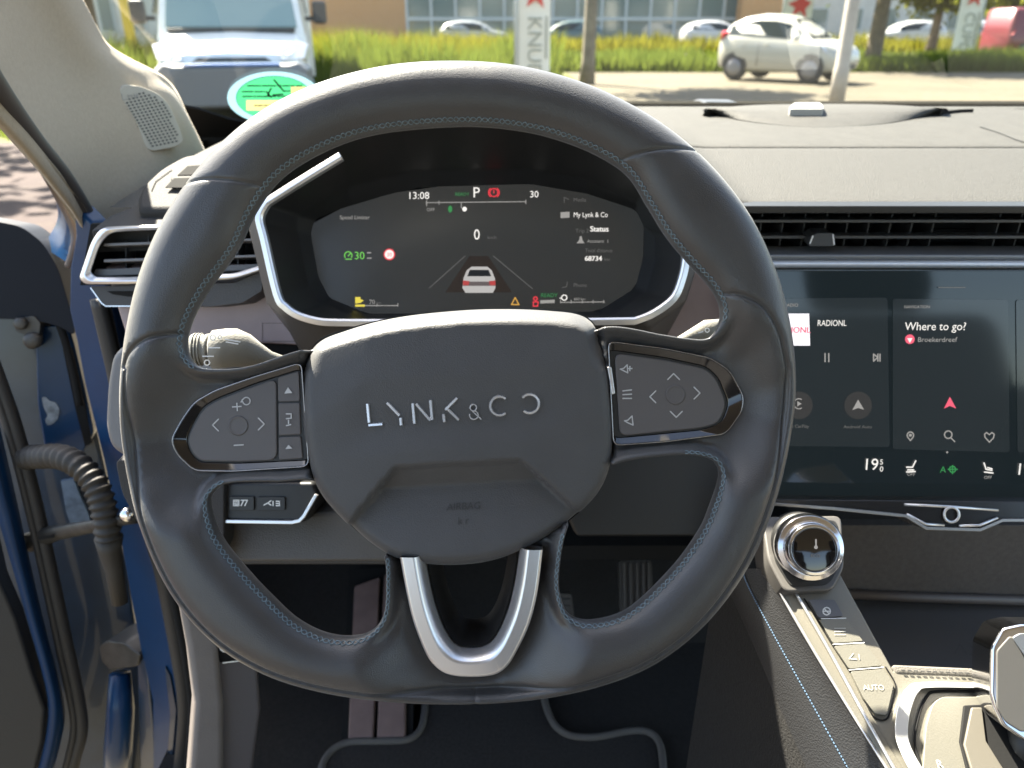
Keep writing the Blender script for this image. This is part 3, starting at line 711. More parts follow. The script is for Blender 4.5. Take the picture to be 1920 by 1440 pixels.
prism('upper_grille', [cvP(-.5, -.01, .82), cvP(.5, -.01, .82), cvP(.42, .0, .87), cvP(-.42, .0, .87)], (0, .04, 0), TRIMB, cv)

# ================================================================== CABIN: DASHBOARD
dash = thing('dashboard', (0.36, 0.85, 0.80), 'grey soft grained dashboard with long air vent below the windscreen', 'dashboard')
def dz(x, y):
    h = 0.050 * (1 - sst(np.abs(x + 0.03), 0.10, 0.225)) * (1 - sst(y, 0.70, 0.98))
    z = 1.1235 + (y - 0.62) * 0.05 + 0.006 * np.sin(np.clip((y - 0.62) / 0.5, 0, 1) * math.pi) + h
    z = z - 0.03 * sst(-x, 0.20, 0.33)
    return z
YF, YC, YB = 0.618, 0.805, 1.125
def dash_grid(name, ys, m, edge=0.0, x0=-0.365, x1=1.15):
    xs = np.linspace(x0, x1, 120); V = []; F = []
    for (y, dzv) in ys:
        for x in xs:
            V.append((x, y, float(dz(x, y)) + dzv))
    n = len(xs)
    for i in range(len(ys) - 1):
        for k in range(n - 1): F.append([i * n + k, i * n + k + 1, (i + 1) * n + k + 1, (i + 1) * n + k])
    return mk(name, V, F, m, dash, smooth=True)
fr = [(YF + 0.03, -0.0078), (YF - 0.003, -0.0076), (YF - 0.0062, -0.0062), (YF - 0.0075, -0.0042), (YF - 0.0068, -0.0022), (YF - 0.004, -0.0008), (YF + 0.001, -0.0001), (YF + 0.012, 0.0)]
fr += [(y, 0.0) for y in np.linspace(YF + 0.03, YC - 0.004, 14)] + [(YC - 0.0015, -0.0008), (YC, -0.003)]
dash_grid('front_pad', fr, DASHFR, x0=0.168)
dash_grid('hood_pad', [(y, 0.0) for y in np.linspace(0.63, YC - 0.004, 12)] + [(YC - 0.0015, -0.0008), (YC, -0.003)], DASHFR, x0=-0.215, x1=0.1675)
dash_grid('left_pad', [(y, 0.0) for y in np.linspace(0.70, YC - 0.004, 8)] + [(YC - 0.0015, -0.0008), (YC, -0.003)], DASHFR, x1=-0.2155)
dash_grid('top_pad', [(YC + 0.0002, -0.003), (YC + 0.0015, -0.0004), (YC + 0.004, 0.0004)] + [(y, 0.0008) for y in np.linspace(YC + 0.01, YB - 0.01, 24)] + [(YB, -0.006), (YB + 0.01, -0.05)], DASHTOP)
# centre loudspeaker hump and details on top
TP = Plane((0, 0.95, 1.1455), (0, -0.05, 1))
hf = cat([(1318,207),(1378,223),(1440,233),(1520,239),(1600,237),(1680,229),(1778,206)], 6, False)
hbk = cat([(1322,204),(1380,199),(1440,196),(1520,195),(1600,195),(1680,197),(1774,203)], 6, False)
loft('speaker_cover', [TP.pts(hf, 0.0005), TP.pts(hf * .75 + hbk * .25, 0.0038), TP.pts(hf * .4 + hbk * .6, 0.0072), TP.pts(hbk, 0.009), [p + Vector((0, 0.02, -0.02)) for p in TP.pts(hbk, 0.009)]], DASHTOP, dash, closed=False)
tube('speaker_seam', TP.pts(hf, 0.0006), 0.0006, BLACKM, dash, 6)
prism('speaker_gap', TP.pts([(1766,210),(1800,205),(1826,204),(1775,206)], 0.002), (0, 0, -0.01), BLACKM, dash)
strokes('airbag_seam', Plane((0, 0.95, 1.1458), (0, -0.05, 1)), [[(1838,238),(1870,248),(1905,262),(1960,278)]], 2.0, BLACKM, dash, 0.0012)
prism('top_sensor', TP.pts(rounded([(1478,204),(1488,192),(1540,192),(1546,204)], 3, 5), 0.014), (0, 0, -0.02), mat('sensor_plastic', (0.32, 0.32, 0.3), 0.5), dash, b=0.002)
# --- long vent right of the wheel
VX0, VX1 = 0.165, 1.12
def vz(row, y): return PY(960, row, y).z
YV = 0.612
zt, zb = vz(392, YV), vz(479, YV)
vent = box('air_vent', ((VX0 + VX1) / 2, 0.668, (zt + zb) / 2), VX1 - VX0, 0.004, zt - zb, BLACKM, dash)
box('vent_top_lip', ((VX0 + VX1) / 2, YV + 0.018, zt + 0.002), VX1 - VX0, 0.06, 0.006, BLACK, dash, b=0.001)
box('vent_floor', ((VX0 + VX1) / 2, YV + 0.024, zb - 0.004), VX1 - VX0, 0.07, 0.006, BLACK, dash, b=0.001)
for row in (417, 447):
    z = vz(row, YV + 0.004); a = R(6)
    ax = (Vector((1, 0, 0)), Vector((0, math.cos(a), -math.sin(a))), Vector((0, math.sin(a), math.cos(a))))
    box('slat', ((VX0 + VX1) / 2, YV + 0.014, z), VX1 - VX0, 0.022, 0.0026, mat('slat_plastic', (0.075, 0.073, 0.073), 0.4), vent, b=0.0007, ax=ax)
x = VX0 + 0.005
finm = mat('fin_plastic', (0.045, 0.043, 0.043), 0.45)
i = 0
while x < VX1:
    if not (0.365 < x < 0.385):
        box('fin', (x, 0.646, (zt + zb) / 2), 0.0012, 0.030, zt - zb, finm, vent)
    x += 0.0178
# a tab on the lower slat
tabp = Plane((0, YV - 0.012, 1.08), (0, -0.95, 0.3))
prism('vent_tab', tabp.pts(rounded([(1516,462),(1521,445),(1530,438),(1562,437),(1566,444),(1564,462)], 3, 4)), (0, 0.018, 0), mat('tab_plastic', (0.05, 0.05, 0.05), 0.3), vent, b=0.0012)
strokes('vent_tab_edge', tabp, [[(1562,440),(1564,458)], [(1524,443),(1519,456)]], 3.0, SILVER, vent, 0.0004)
zs0, zs1 = vz(479, 0.603), vz(489, 0.597)
box('strip_upper', ((VX0 + VX1) / 2, 0.612, (zs0 + zs1) / 2 + 0.001), VX1 - VX0, 0.03, zs0 - zs1 + 0.002, mat('strip_grey', (0.22, 0.22, 0.22), 0.35, metal=0.6), dash, b=0.002)
zs2 = vz(503, 0.594)
box('chrome_strip', ((VX0 + VX1) / 2, 0.608, (zs1 + zs2) / 2), VX1 - VX0, 0.034, zs1 - zs2, mat('strip_silver', (0.72, 0.72, 0.72), 0.3, metal=0.45), dash, b=0.0022)
# solid dash body behind the screen and cluster
box('dash_core', (0.66, 0.76, 0.97), 0.98, 0.20, 0.24, BLACKM, dash)
box('dash_core', (-0.06, 0.86, 1.00), 0.58, 0.20, 0.20, BLACKM, dash)
# --- mauve decor panel either side of the cluster
DP = Plane(P(400, 600, 0.665), (0, -0.93, 0.36))
prism('decor_panel', DP.pts([(196,500),(500,500),(520,570),(560,604),(620,620),(620,652),(560,648),(400,640),(250,655),(236,630)]), (0, 0.02, 0), DECOR, dash, b=0.002)
DP2 = Plane(P(1300, 570, 0.655), (0, -0.93, 0.36))
prism('decor_panel', DP2.pts([(1300,460),(1440,460),(1440,700),(1140,664),(1215,616),(1268,575),(1296,520)]), (0, 0.02, 0), DECOR, dash, b=0.002)
prism('decor_gap', Plane(P(400, 660, 0.67), (0, -0.93, 0.36)).pts([(240,640),(700,640),(700,780),(240,780)]), (0, 0.02, 0), BLACKM, dash)
strokes('decor_window', DP, [[(492,606),(552,606),(552,640),(492,640),(492,606)]], 1.0, mat('decor_line', (0.13, 0.105, 0.105), 0.5), dash, 0.0004)
# --- left dash end: top shelf, demister end cap
LT = Plane(P(260, 405, 0.675), (0, -0.16, 1))
prism('dash_end_shelf', LT.pts([(170,432),(205,404),(262,382),(420,382),(420,428),(200,430)]), (0, 0, -0.02), DASHMD, dash, b=0.002)
ec = rounded([(258,392),(256,370),(268,345),(300,315),(345,290),(440,278),(470,330),(420,392)], 4, 14)
EP = Plane(P(300, 360, 0.70), (0, -0.42, 0.9))
cap_ = prism('demister_cap', EP.pts(ec, 0.010), (0, 0.006, -0.035), DASHMD, dash, b=0.005, seg=4)
prism('demister_frame', EP.pts(rounded([(318,332),(352,296),(470,285),(470,330),(330,352)], 3, 6), 0.0125), (0, 0, -0.01), DASHMD, dash, b=0.0015)
for q in ([(333,328),(352,311),(420,307),(420,327)], [(310,351),(326,334),(420,331),(420,353)]):
    prism('demister_slot', EP.pts(q, 0.0131), (0, 0, -0.0006), BLACKM, dash)
strokes('demister_line', EP, [[(284,358),(292,340),(322,318)]], 1.5, BLACKM, dash, 0.0105)
# --- left vent in a silver frame
LV = Plane(P(250, 480, 0.635), (-0.05, -0.94, 0.34))
fo = rounded([(190,426),(225,424),(500,414),(500,505),(440,524),(240,533),(160,533),(148,522),(172,452)], 5, 16)
fi = rounded([(206,437),(232,434),(490,424),(490,496),(440,512),(240,519),(180,519),(170,510),(188,458)], 5, 12)
n_ = len(fo)
lvent = loft('air_vent', [LV.pts(fo, -0.02), LV.pts(fo, 0.003), LV.pts([((a[0] * .6 + b_[0] * .4), (a[1] * .6 + b_[1] * .4)) for a, b_ in zip(fo, fi)], 0.005), LV.pts(fi, 0.002), LV.pts(fi, -0.04)], SILVER, dash, smooth=False, b=0.0012)
prism('vent_back', LV.pts([(170,420),(500,410),(500,530),(150,535)], -0.038), (0, 0.004, 0), BLACKM, lvent)
prism('vent_floor', LV.pts([(172,519),(500,506),(500,494),(178,504)], -0.006), -LV.n * 0.03, mat('vent_floor_plastic', (0.09, 0.085, 0.085), 0.4), lvent, b=0.001)
for y0, y1 in ((456, 449), (486, 480)):
    o = prism('slat', LV.pts([(194,y0),(490,y1 - 3),(490,y1 + 2),(194,y0 + 6)], -0.004), -LV.n * 0.02, mat('slat_plastic2', (0.16, 0.155, 0.155), 0.35), lvent, b=0.0006)
for x in range(235, 490, 42):
    prism('fin', LV.pts([(x,430),(x + 2,430),(x + 2,512),(x,514)], -0.02), -LV.n * 0.015, finm, lvent)
lo = [(168,537),(440,530),(490,508),(492,545),(455,568),(400,575),(196,575),(184,560)]
prism('vent_lower_shell', LV.pts(rounded(lo, 3, 6), -0.004), -LV.n * 0.03, DASHDK, dash, b=0.002)
prism('vent_lower_slot', LV.pts([(200,546),(330,545),(330,553),(240,556),(212,552)], -0.003), -LV.n * 0.003, BLACKM, dash)
strokes('vent_lower_edge', LV, [[(170,540),(190,568),(198,574),(330,574)]], 2.2, SILVER, dash, -0.0035)
# --- lower left: end cap, switch panel, knee panel
LC = Plane(P(260, 760, 0.57), (-0.1, -0.92, 0.38))
prism('dash_end_cap', LC.pts(rounded([(236,640),(207,664),(197,720),(193,800),(204,842),(245,864),(420,864),(420,640)], 4, 20)), -LC.n * 0.06, mat('end_cap_plastic', (0.14, 0.137, 0.137), 0.5, bump=0.2, bscale=900), dash, b=0.006, seg=4)
prism('dash_lower_end', Plane(P(260, 930, 0.585), (-0.1, -0.92, 0.38)).pts(rounded([(215,862),(228,925),(262,990),(330,1052),(420,1052),(420,862)], 3, 14)), (0, 0.05, 0), DASHMD, dash, b=0.005, seg=3)
KP = Plane(P(560, 1000, 0.60), (0, -0.80, 0.60))
prism('knee_panel', KP.pts([(330,960),(640,960),(720,1000),(760,1055),(340,1056)]), (0, 0.03, -0.01), KNEE, dash, b=0.004)
prism('knee_upper', Plane(P(560, 900, 0.63), (0, -0.96, 0.26)).pts([(330,840),(760,840),(760,1060),(330,1060)]), (0, 0.02, 0), DASHDK, dash, b=0.002)
prism('knee_panel', Plane(P(1230, 930, 0.62), (0, -0.90, 0.43)).pts([(1000,840),(1440,840),(1440,1000),(1330,1010),(1080,1010)]), (0, 0.04, 0), BLACK, dash, b=0.004)
SP = Plane(P(500, 940, 0.585), (0, -0.90, 0.43))
swp = prism('light_switch_panel', SP.pts([(360,904),(588,904),(598,930),(572,980),(360,976)]), -SP.n * 0.04, BLACK, None, b=0.003)
tag(swp, 'black switch panel with three small lit buttons left of the steering column', 'switch panel')
sweep('silver_edge', SP.pts([(360,976),(548,979),(562,976),(570,968),(594,927)], 0.001), SP.n, [(-0.0013, -0.002), (0.0013, -0.002), (0.0013, 0.0022), (-0.0013, 0.0022)], SILVER, swp, b=0.0005)
for q in ([(392,932),(424,932),(424,956),(392,955)], [(430,931),(476,931),(476,957),(430,957)], [(482,932),(534,932),(534,957),(482,957)]):
    prism('button', SP.pts(rounded(q, 3, 3), 0.0022), -SP.n * 0.003, BLACK, swp, b=0.0006)
strokes('button_print', SP, [[(404,939),(416,939),(416,950),(404,949)], [(410,939),(410,950)], [(404,944),(416,944)],
                             [(438,938),(448,938),(448,948),(438,948),(438,938)], [(439,941),(448,941)], [(439,945),(448,945)], [(452,948),(457,938)], [(459,948),(464,938)], [(452,938),(464,938)],
                             [(495,947),(502,943),(508,947)], [(502,943),(508,939)], [(512,940),(512,948)], [(518,940),(524,940),(524,948),(518,948)], [(518,944),(524,944)]], 2.2, WHITEP, swp, 0.0028)
# hood over the footwell, below the dash
box('under_dash', (0.04, 0.88, 0.70), 0.60, 0.32, 0.02, BLACKM, dash)

# ================================================================== INSTRUMENT CLUSTER
CD = 0.66
CP = Plane(P(895, 460, CD), (0, -0.925, 0.38))
clus = thing('instrument_cluster', P(895, 600, 0.66), 'lit digital instrument cluster in a silver edged hood behind the steering wheel', 'instrument cluster')
scr = [(583,437),(588,418),(640,391),(740,361),(850,346),(920,343),(1000,346),(1100,363),(1185,391),(1203,404),(1207,425),(1206,480),(1197,525),(1180,550),(1150,572),(1090,590),(900,596),(700,590),(646,574),(615,556),(600,530),(590,490)]
hp_o = [(472,374),(625,255),(745,232),(985,232),(1110,258),(1215,345),(1285,455),(1293,490),(1270,560),(1205,607),(620,612),(548,592),(515,560),(478,410)]
hp_i = [(592,410),(660,384),(783,352),(1000,346),(1100,363),(1192,394),(1207,425),(1206,480),(1190,540),(1120,584),(690,588),(618,558),(598,520),(583,437)]
HPF = Plane(P(890, 440, 0.585), (0, -0.92, 0.39))
hb_in = HPF.pts(hp_o); hb_mid = [Vector(a) * 0.35 + Vector(b_) * 0.65 for a, b_ in zip(hb_in, CP.pts(hp_i))]
hb_mid = [p - CP.n * 0.012 for p in hb_mid]
V = hb_in + hb_mid + CP.pts(hp_i, 0.001); n_ = len(hp_o)
F = [[r_ * n_ + i, r_ * n_ + (i + 1) % n_, (r_ + 1) * n_ + (i + 1) % n_, (r_ + 1) * n_ + i] for r_ in (0, 1) for i in range(n_)]
HOODM = mat('hood_inner', (0.02, 0.02, 0.02), 0.38, bump=0.1, bscale=900)
bev(fixn(mk('hood_inner', V, F, HOODM, clus)), 0.003, 2, 10)
hx = [(890 + (x_ - 890) * 1.045, 440 + (y_ - 440) * (1.05 if y_ > 440 else 1.0)) for x_, y_ in hp_o]
loft('hood_shell', [HPF.pts([(890 + (x_ - 890) * 1.0, 440 + (y_ - 440) * 1.0) for x_, y_ in hp_o], 0.0005), HPF.pts(hx, -0.006), [p + Vector((0, 0.10, -0.13 * max(0, (q[1] - 470) / 140))) for p, q in zip(HPF.pts(hx, -0.006), hx)]], mat('hood_shell_plastic', (0.075, 0.068, 0.065), 0.5, bump=0.2, bscale=900), clus, smooth=False, b=0.003)
tpath = cat([(640,293),(560,342),(500,380)], 5, False).tolist() + cat([(492,392),(487,412),(496,450),(520,552),(536,576),(560,592),(600,603),(640,605)], 5, False).tolist() + [(900,606)] + cat([(1190,602),(1225,588),(1262,560),(1278,525),(1286,485),(1282,462)], 5, False).tolist()
sweep('silver_trim', HPF.pts(tpath, 0.001), HPF.n, [(-0.0030, -0.004), (0.0030, -0.004), (0.0030, 0.0015), (0.0012, 0.0032), (-0.0030, 0.002)], SILVER, clus, b=0.0005)
screen = prism('display', CP.pts(scr, 0.0015), -CP.n * 0.004, SCREENM, clus)
L0 = 0.0022
def ct(s, x, y, h, m, al='L', **k): return text(s, CP, x, y, h, m, screen, 'readout', al, lift=L0, **k)
ct('13:08', 764, 373, 13, E_WHITE); ct('P', 886, 370, 19, E_WHITE); ct('30', 993, 370, 12, E_WHITE); ct('0', 888, 449, 19, E_WHITE, sx=0.9)
ct('km/h', 914, 448, 6, E_DIM); ct('Speed Limiter', 637, 411, 7, E_GREY); ct('30', 664, 486, 14, E_GREEN); ct('My Lynk & Co', 1075, 407, 9, E_WHITE, sx=0.86)
ct('Trip 2', 1079, 436, 7, E_DIM); ct('Status', 1106, 434, 10, E_WHITE, bold=0.8); ct('Assistent  1', 1101, 455, 6, E_GREY); ct('Total distance', 1097, 473, 7, E_DIM, sx=0.9)
ct('68734', 1096, 489, 9, E_WHITE, bold=0.8); ct('km', 1133, 489, 6, E_DIM); ct('Media', 1075, 378, 7, E_DIM); ct('Phone', 1075, 538, 7, E_DIM); ct('OFF', 800, 396, 6, E_GREY)
ct('70', 692, 570, 8, E_GREY); ct('km', 706, 570, 5, E_DIM); ct('READY', 853, 367, 6, E_DGREEN); ct('660 km', 1076, 563, 5, E_GREY); ct('READY', 1014, 557, 7, E_DGREEN)
strokes('scale', CP, [[(799,380),(985,378)], [(800,376),(800,386)], [(823,377),(823,383)], [(986,375),(986,382)], [(865,380),(865,390)]], 1.6, E_GREY, screen, L0)
patch('scale_mark', CP, circ(871,392,4.5,10), E_WHITE, screen, L0); patch('scale_mark', CP, circ(844,392,4,10,ry=6.5), E_DGREEN, screen, L0)
strokes('brake_lamp', CP, [ringl(926,361,7.5), ringl(926,361,10,8,130,230), ringl(926,361,10,8,-50,50), [(926,357),(926,362)]], 2, E_RED, screen, L0)
patch('speed_sign', CP, circ(730,477,11,22), E_RED, screen, L0); patch('speed_sign_face', CP, circ(730,477,8.5,22), E_WHITE, screen, L0 + .0003); text('30', CP, 730, 481, 7, E_RED, screen, 'speed_sign_number', 'C', lift=L0 + .0006)
strokes('limiter_symbol', CP, [ringl(653,479,7,10,-30,210), [(653,480),(657,475)], [(648,486),(659,486)]], 1.8, E_GREEN, screen, L0)
strokes('limiter_bars', CP, [[(689,474),(695,474)], [(689,484),(696,484)]], 2.2, E_GREY, screen, L0)
strokes('lane_line', CP, [[(805,540),(872,480)]], 1.5, E_DIM, screen, L0); strokes('lane_line', CP, [[(998,541),(925,480)]], 1.5, E_DIM, screen, L0)
patch('road', CP, [(835,548),(880,480),(915,480),(960,548)], mat('road_dim', (0.012, 0.011, 0.011), 0.2, emit=(1, 0.8, 0.75), estr=0.006), screen, L0 - .0003)
CARW = glow('lit_car_body', (0.9, 0.9, 0.92), 0.16)
patch('car_graphic', CP, [(869,522),(875,507),(884,500),(914,500),(922,507),(928,522),(929,540),(924,549),(873,549),(867,540)], CARW, screen, L0)
patch('car_graphic_window', CP, [(876,518),(881,506),(916,506),(921,518)], BLACK, screen, L0 + .0003)
patch('car_graphic_tail', CP, [(868,528),(928,528),(928,536),(868,536)], mat('tail_dim', (0.05, 0.04, 0.04), 0.4, emit=(0.3, 0.25, 0.25), estr=0.1), screen, L0 + .0004)
patch('car_graphic_lamp', CP, [(868,526),(880,527),(879,535),(868,535)], glow('lit_car_lamp', (1, 0.1, 0.1), 0.14), screen, L0 + .0006)
patch('car_graphic_lamp', CP, [(917,527),(929,526),(929,535),(918,535)], MATS['lit_car_lamp'], screen, L0 + .0006)
patch('fuel_symbol', CP, [(666,557),(676,557),(676,561),(682,563),(676,568),(666,569)], E_YEL, screen, L0)
strokes('range_scale', CP, [[(667,573),(745,573)], [(707,570),(707,574)], [(746,569),(746,574)]], 1.6, E_GREY, screen, L0); patch('range_bar', CP, [(666,571),(684,571),(684,575),(666,575)], E_YEL, screen, L0 + .0003)
strokes('battery_scale', CP, [[(1051,567),(1133,566)]] + [[(x_, 563), (x_, 568)] for x_ in (1051, 1071, 1092, 1112, 1132)], 1.6, E_GREY, screen, L0)
strokes('charge_symbol', CP, [ringl(1058,558,5,10), [(1050,559),(1053,559)]], 1.8, E_WHITE, screen, L0)
strokes('warning_triangle', CP, [[(966,558),(959,571),(973,571),(966,558)]], 2.2, E_ORG, screen, L0); strokes('belt_lamp', CP, [ringl(1004,560,3.5,8), [(1000,566),(1009,566),(1008,574),(1000,574),(1000,566)]], 2.2, E_RED, screen, L0)
patch('ready_bar', CP, [(1013,563),(1040,562),(1040,568),(1013,569)], E_GREY, screen, L0)
patch('menu_symbol', CP, [(1051,398),(1068,397),(1068,408),(1051,409)], E_GREY, screen, L0)
patch('menu_symbol', CP, [(1081,456),(1086,450),(1087,443),(1091,443),(1092,450),(1096,456)], E_GREY, screen, L0)
strokes('menu_symbol', CP, [[(1058,380),(1058,370),(1066,374)]], 1.3, E_DIM, screen, L0)
strokes('menu_symbol', CP, [[(1054,539),(1062,538),(1064,529)]], 1.3, E_DIM, screen, L0)

# ================================================================== TOUCH SCREEN
TS = Plane(P(1785, 725, 0.595), (0, -0.962, 0.27))
touch = thing('touch_screen', TS.at(1785, 945), 'wide black touch screen showing radio and navigation above the centre console', 'touch screen')
slab = prism('glass_panel', TS.pts(rounded([(1425,506),(2140,506),(2150,948),(1425,942)], 4, 10)), -TS.n * 0.02, SCREEN2, touch, b=0.001)
def tt_(s, x, y, h, m, al='L', **k): return text(s, TS, x, y, h, m, slab, 'screen_text', al, lift=0.0012, **k)
for q in ([(1420,560),(1664,558),(1668,838),(1420,836)], [(1674,560),(1890,562),(1893,848),(1674,842)], [(1905,562),(2140,562),(2140,850),(1908,848)]):
    patch('card', TS, rounded(q, 3, 6), CARD, slab, 0.0007)
tt_('RADIO', 1470, 575, 6, E_GREY); tt_('RADIONL', 1532, 611, 11, E_WHITE, sx=0.8); tt_('NAVIGATION', 1695, 578, 5.5, E_GREY); tt_('Where to go?', 1696, 619, 15, E_WHITE, sx=0.95); tt_('Broekerdreef', 1720, 641, 9, E_GREY, sx=1.05)
tt_('Apple CarPlay', 1492, 802, 6, E_DIM, 'C'); tt_('Android Auto', 1608, 803, 6, E_DIM, 'C', sx=1.1); tt_('19', 1617, 881, 22, E_WHITE, sx=0.95); tt_('5', 1649, 871, 10, E_WHITE); tt_('0', 1649, 884, 10, E_WHITE); tt_('19', 1903, 890, 22, E_WHITE); tt_('A', 1762, 886, 12, E_DGREEN)
tt_('OFF', 1708, 892, 6, E_GREY, 'C'); tt_('OFF', 1852, 898, 6, E_GREY, 'C')
patch('station_tile', TS, [(1440,588),(1517,588),(1519,648),(1440,648)], glow('lit_tile', (0.85, 0.85, 0.95), 0.42), slab, 0.0011); tt2 = text('RADIONL', TS, 1519, 624, 11, E_PINK, slab, 'station_name', 'R', lift=0.0016, bold=0.8)
patch('location_dot', TS, circ(1706,636,9,18), E_PINK, slab, 0.0011); patch('location_pin', TS, [(1701,634),(1711,634),(1706,643)], E_WHITE, slab, 0.0016)
for cx, cy in ((1498,760), (1609,760)): patch('app_disc', TS, circ(cx, cy, 26, 28), CARDD, slab, 0.0011)
patch('auto_symbol', TS, [(1598,769),(1609,749),(1620,768),(1609,765)], E_GREY, slab, 0.0015); strokes('carplay_symbol', TS, [ringl(1498,757,9.5,14,60,300)], 1.8, E_GREY, slab, 0.0015); patch('carplay_play', TS, [(1495,752),(1495,762),(1503,757)], E_GREY, slab, 0.0017)
strokes('transport_symbols', TS, [[(1547,663),(1547,678)], [(1554,663),(1554,678)], [(1638,664),(1638,677),(1646,670),(1638,664)], [(1650,664),(1650,677)], [(1646,664),(1646,677)]], 2.4, E_GREY, slab, 0.0012)
patch('position_arrow', TS, [(1770,766),(1781,744),(1793,766),(1781,761)], E_PINK, slab, 0.0012)
strokes('card_symbols', TS, [ringl(1778,815,7), [(1783,821),(1790,828)], [(1855,829),(1847,820),(1846,814),(1850,811),(1855,815),(1860,811),(1864,814),(1863,821),(1855,829)], ringl(1707,816,6,12,-40,220), [(1702,820),(1707,826),(1712,820)]], 2.2, E_GREY, slab, 0.0012)
patch('pin_centre', TS, circ(1707,816,3,10), E_GREY, slab, 0.0013)
strokes('seat_symbols', TS, [[(1700,876),(1711,876),(1717,864)], [(1702,881),(1713,881)], [(1700,885),(1716,884)], [(1845,868),(1849,880),(1860,882)], [(1846,885),(1862,887)], [(1852,877),(1860,879)]], 2.4, E_WHITE, slab, 0.0012)
strokes('fan_symbol', TS, [ringl(1786,880,6,8), [(1778,880),(1795,880)], [(1786,873),(1786,888)]], 2.2, E_DGREEN, slab, 0.0012)
strokes('drag_line', TS, [[(1760,539),(1810,539)]], 1.6, E_DIM, slab, 0.0012); patch('page_dot', TS, circ(1776,848,2,8), E_GREY, slab, 0.0012)
# lower lip with emblem
LP = Plane(P(1785, 965, 0.585), (0, -0.90, 0.43))
lipo = prism('lower_lip', LP.pts([(1425,936),(2150,942),(2150,978),(1900,974),(1878,977),(1838,994),(1733,992),(1697,969),(1425,945)]), -LP.n * 0.03, mat('lip_gloss', (0.02, 0.018, 0.017), 0.2), touch, b=0.001)
sweep('lip_trim', LP.pts([(1425,943),(1560,953),(1697,967),(1735,990),(1836,993),(1878,975),(2000,975),(2150,980)], 0.0008), LP.n, [(-0.0012, -0.002), (0.0012, -0.002), (0.0012, 0.0018), (-0.0012, 0.0018)], mat('lip_silver', (0.35, 0.34, 0.33), 0.35, metal=0.9), touch, b=0.0004)
for L_ in ([(1696,946),(1780,950),(1871,957)], [(1700,964),(1736,983),(1770,985)], [(1798,986),(1836,985),(1870,971)]):
    tube('emblem_bar', LP.pts(L_, 0.0015), 0.0011, SILVER, touch, 8)
tube('emblem_ring', LP.pts(circ(1784,965,14,24), 0.0018), 0.0011, SILVER, touch, 8, closed=True)

# ================================================================== CENTRE CONSOLE
PC = Plane((0, 0.43, 0.915), (0, -0.47, 0.88))
cons = thing('centre_console', PC.at(1760, 1440) - Vector((0, 0, 0.3)), 'satin grey beige centre console with open storage bin', 'console')
def pcurve(L, lift, n=6): return [PC.at(x_, y_, lift) for x_, y_ in cat(L, n, False)]
eA = pcurve([(1470,1072),(1488,1110),(1550,1215),(1630,1340),(1710,1470)], 0.0)
eB = pcurve([(1452,1076),(1462,1110),(1520,1212),(1595,1335),(1680,1470)], -0.004)
eC = pcurve([(1425,1066),(1440,1110),(1495,1215),(1565,1340),(1640,1470)], -0.014)
eD = pcurve([(1392,1066),(1402,1100),(1455,1200),(1530,1335),(1605,1470)], -0.02)
eE = pcurve([(1352,1070),(1370,1115),(1415,1215),(1470,1345),(1525,1470)], -0.045)
eF = pcurve([(1342,1080),(1362,1130),(1402,1230),(1450,1355),(1500,1470)], -0.06)
eG = [Vector((p.x - 0.005, p.y, 0.44)) for p in eF]
SIDE = mat('console_side', (0.015, 0.015, 0.016), 0.5, bump=0.25, bscale=900, bkind='voronoi')
loft('side_pad', [eB, eC, eD, eE], SIDE, cons, closed=False)
loft('side_carpet', [eE, eF, eG], CARPET, cons, closed=False)
tube('chrome_line', [p + PC.n * 0.0008 for p in eB], 0.0011, SILVER, cons, 6)
tube('inner_chrome_line', pcurve([(1492,1112),(1552,1215),(1612,1325),(1690,1465)], 0.0012), 0.0011, SILVER, cons, 6)
loft('edge_rail', [[p + PC.n * 0.0 for p in eB], [(a * .5 + b_ * .5) + PC.n * 0.002 for a, b_ in zip(eA, eB)], eA], CONS, cons, closed=False)
V, F = merge([tube_vf([eD[i] + (eD[i + 1] - eD[i]) * (t * 0.25) + PC.n * 0.0008, eD[i] + (eD[i + 1] - eD[i]) * (t * 0.25 + 0.15) + PC.n * 0.0008], 0.0005, 5) for i in range(len(eD) - 1) for t in range(4)])
mk('edge_stitching', V, F, mat('blue_stitch', (0.10, 0.17, 0.26), 0.7), cons, kind='stuff')
top = [(1470,1072),(1575,1072),(1676,1256),(1852,1264),(2150,1276),(2150,1470),(1710,1470),(1630,1340),(1550,1215),(1488,1110)]
prism('top_panel', PC.pts(top), (0, 0, -0.10), CONS, cons, b=0.002)
tube('button_groove', pcurve([(1508,1122),(1560,1208),(1600,1270),(1622,1315),(1640,1345),(1662,1348),(1674,1320),(1679,1285),(1660,1250)], 0.0006), 0.0005, BLACKM, cons, 5)
BT = [([(1516,1124),(1565,1124),(1582,1155),(1535,1158)], mat('shaded_grey_button', (0.10, 0.10, 0.105), 0.45)), ([(1537,1162),(1586,1160),(1619,1202),(1562,1206)], CONSB), ([(1564,1211),(1622,1207),(1655,1248),(1592,1254)], CONSB),  # first button's dark grey has the dial's shadow put into the colour
      ([(1595,1259),(1657,1254),(1676,1283),(1663,1341),(1641,1338),(1620,1310)], CONSB)]
for q, m_ in BT:
    prism('button', PC.pts(rounded(q, 3, 4), 0.0025), -PC.n * 0.004, m_, cons, b=0.0007)
for L_ in ([(1540,1160),(1586,1159)], [(1562,1208),(1620,1205)], [(1592,1256),(1656,1251)]):
    strokes('button_gap', PC, [L_], 1.6, WHITEP, cons, 0.0022)
PALE = mat('pale_print', (0.42, 0.41, 0.37), 0.6)
text('AUTO', PC, 1639, 1294, 10, PALE, cons, 'button_lettering', 'C', lift=0.0029)
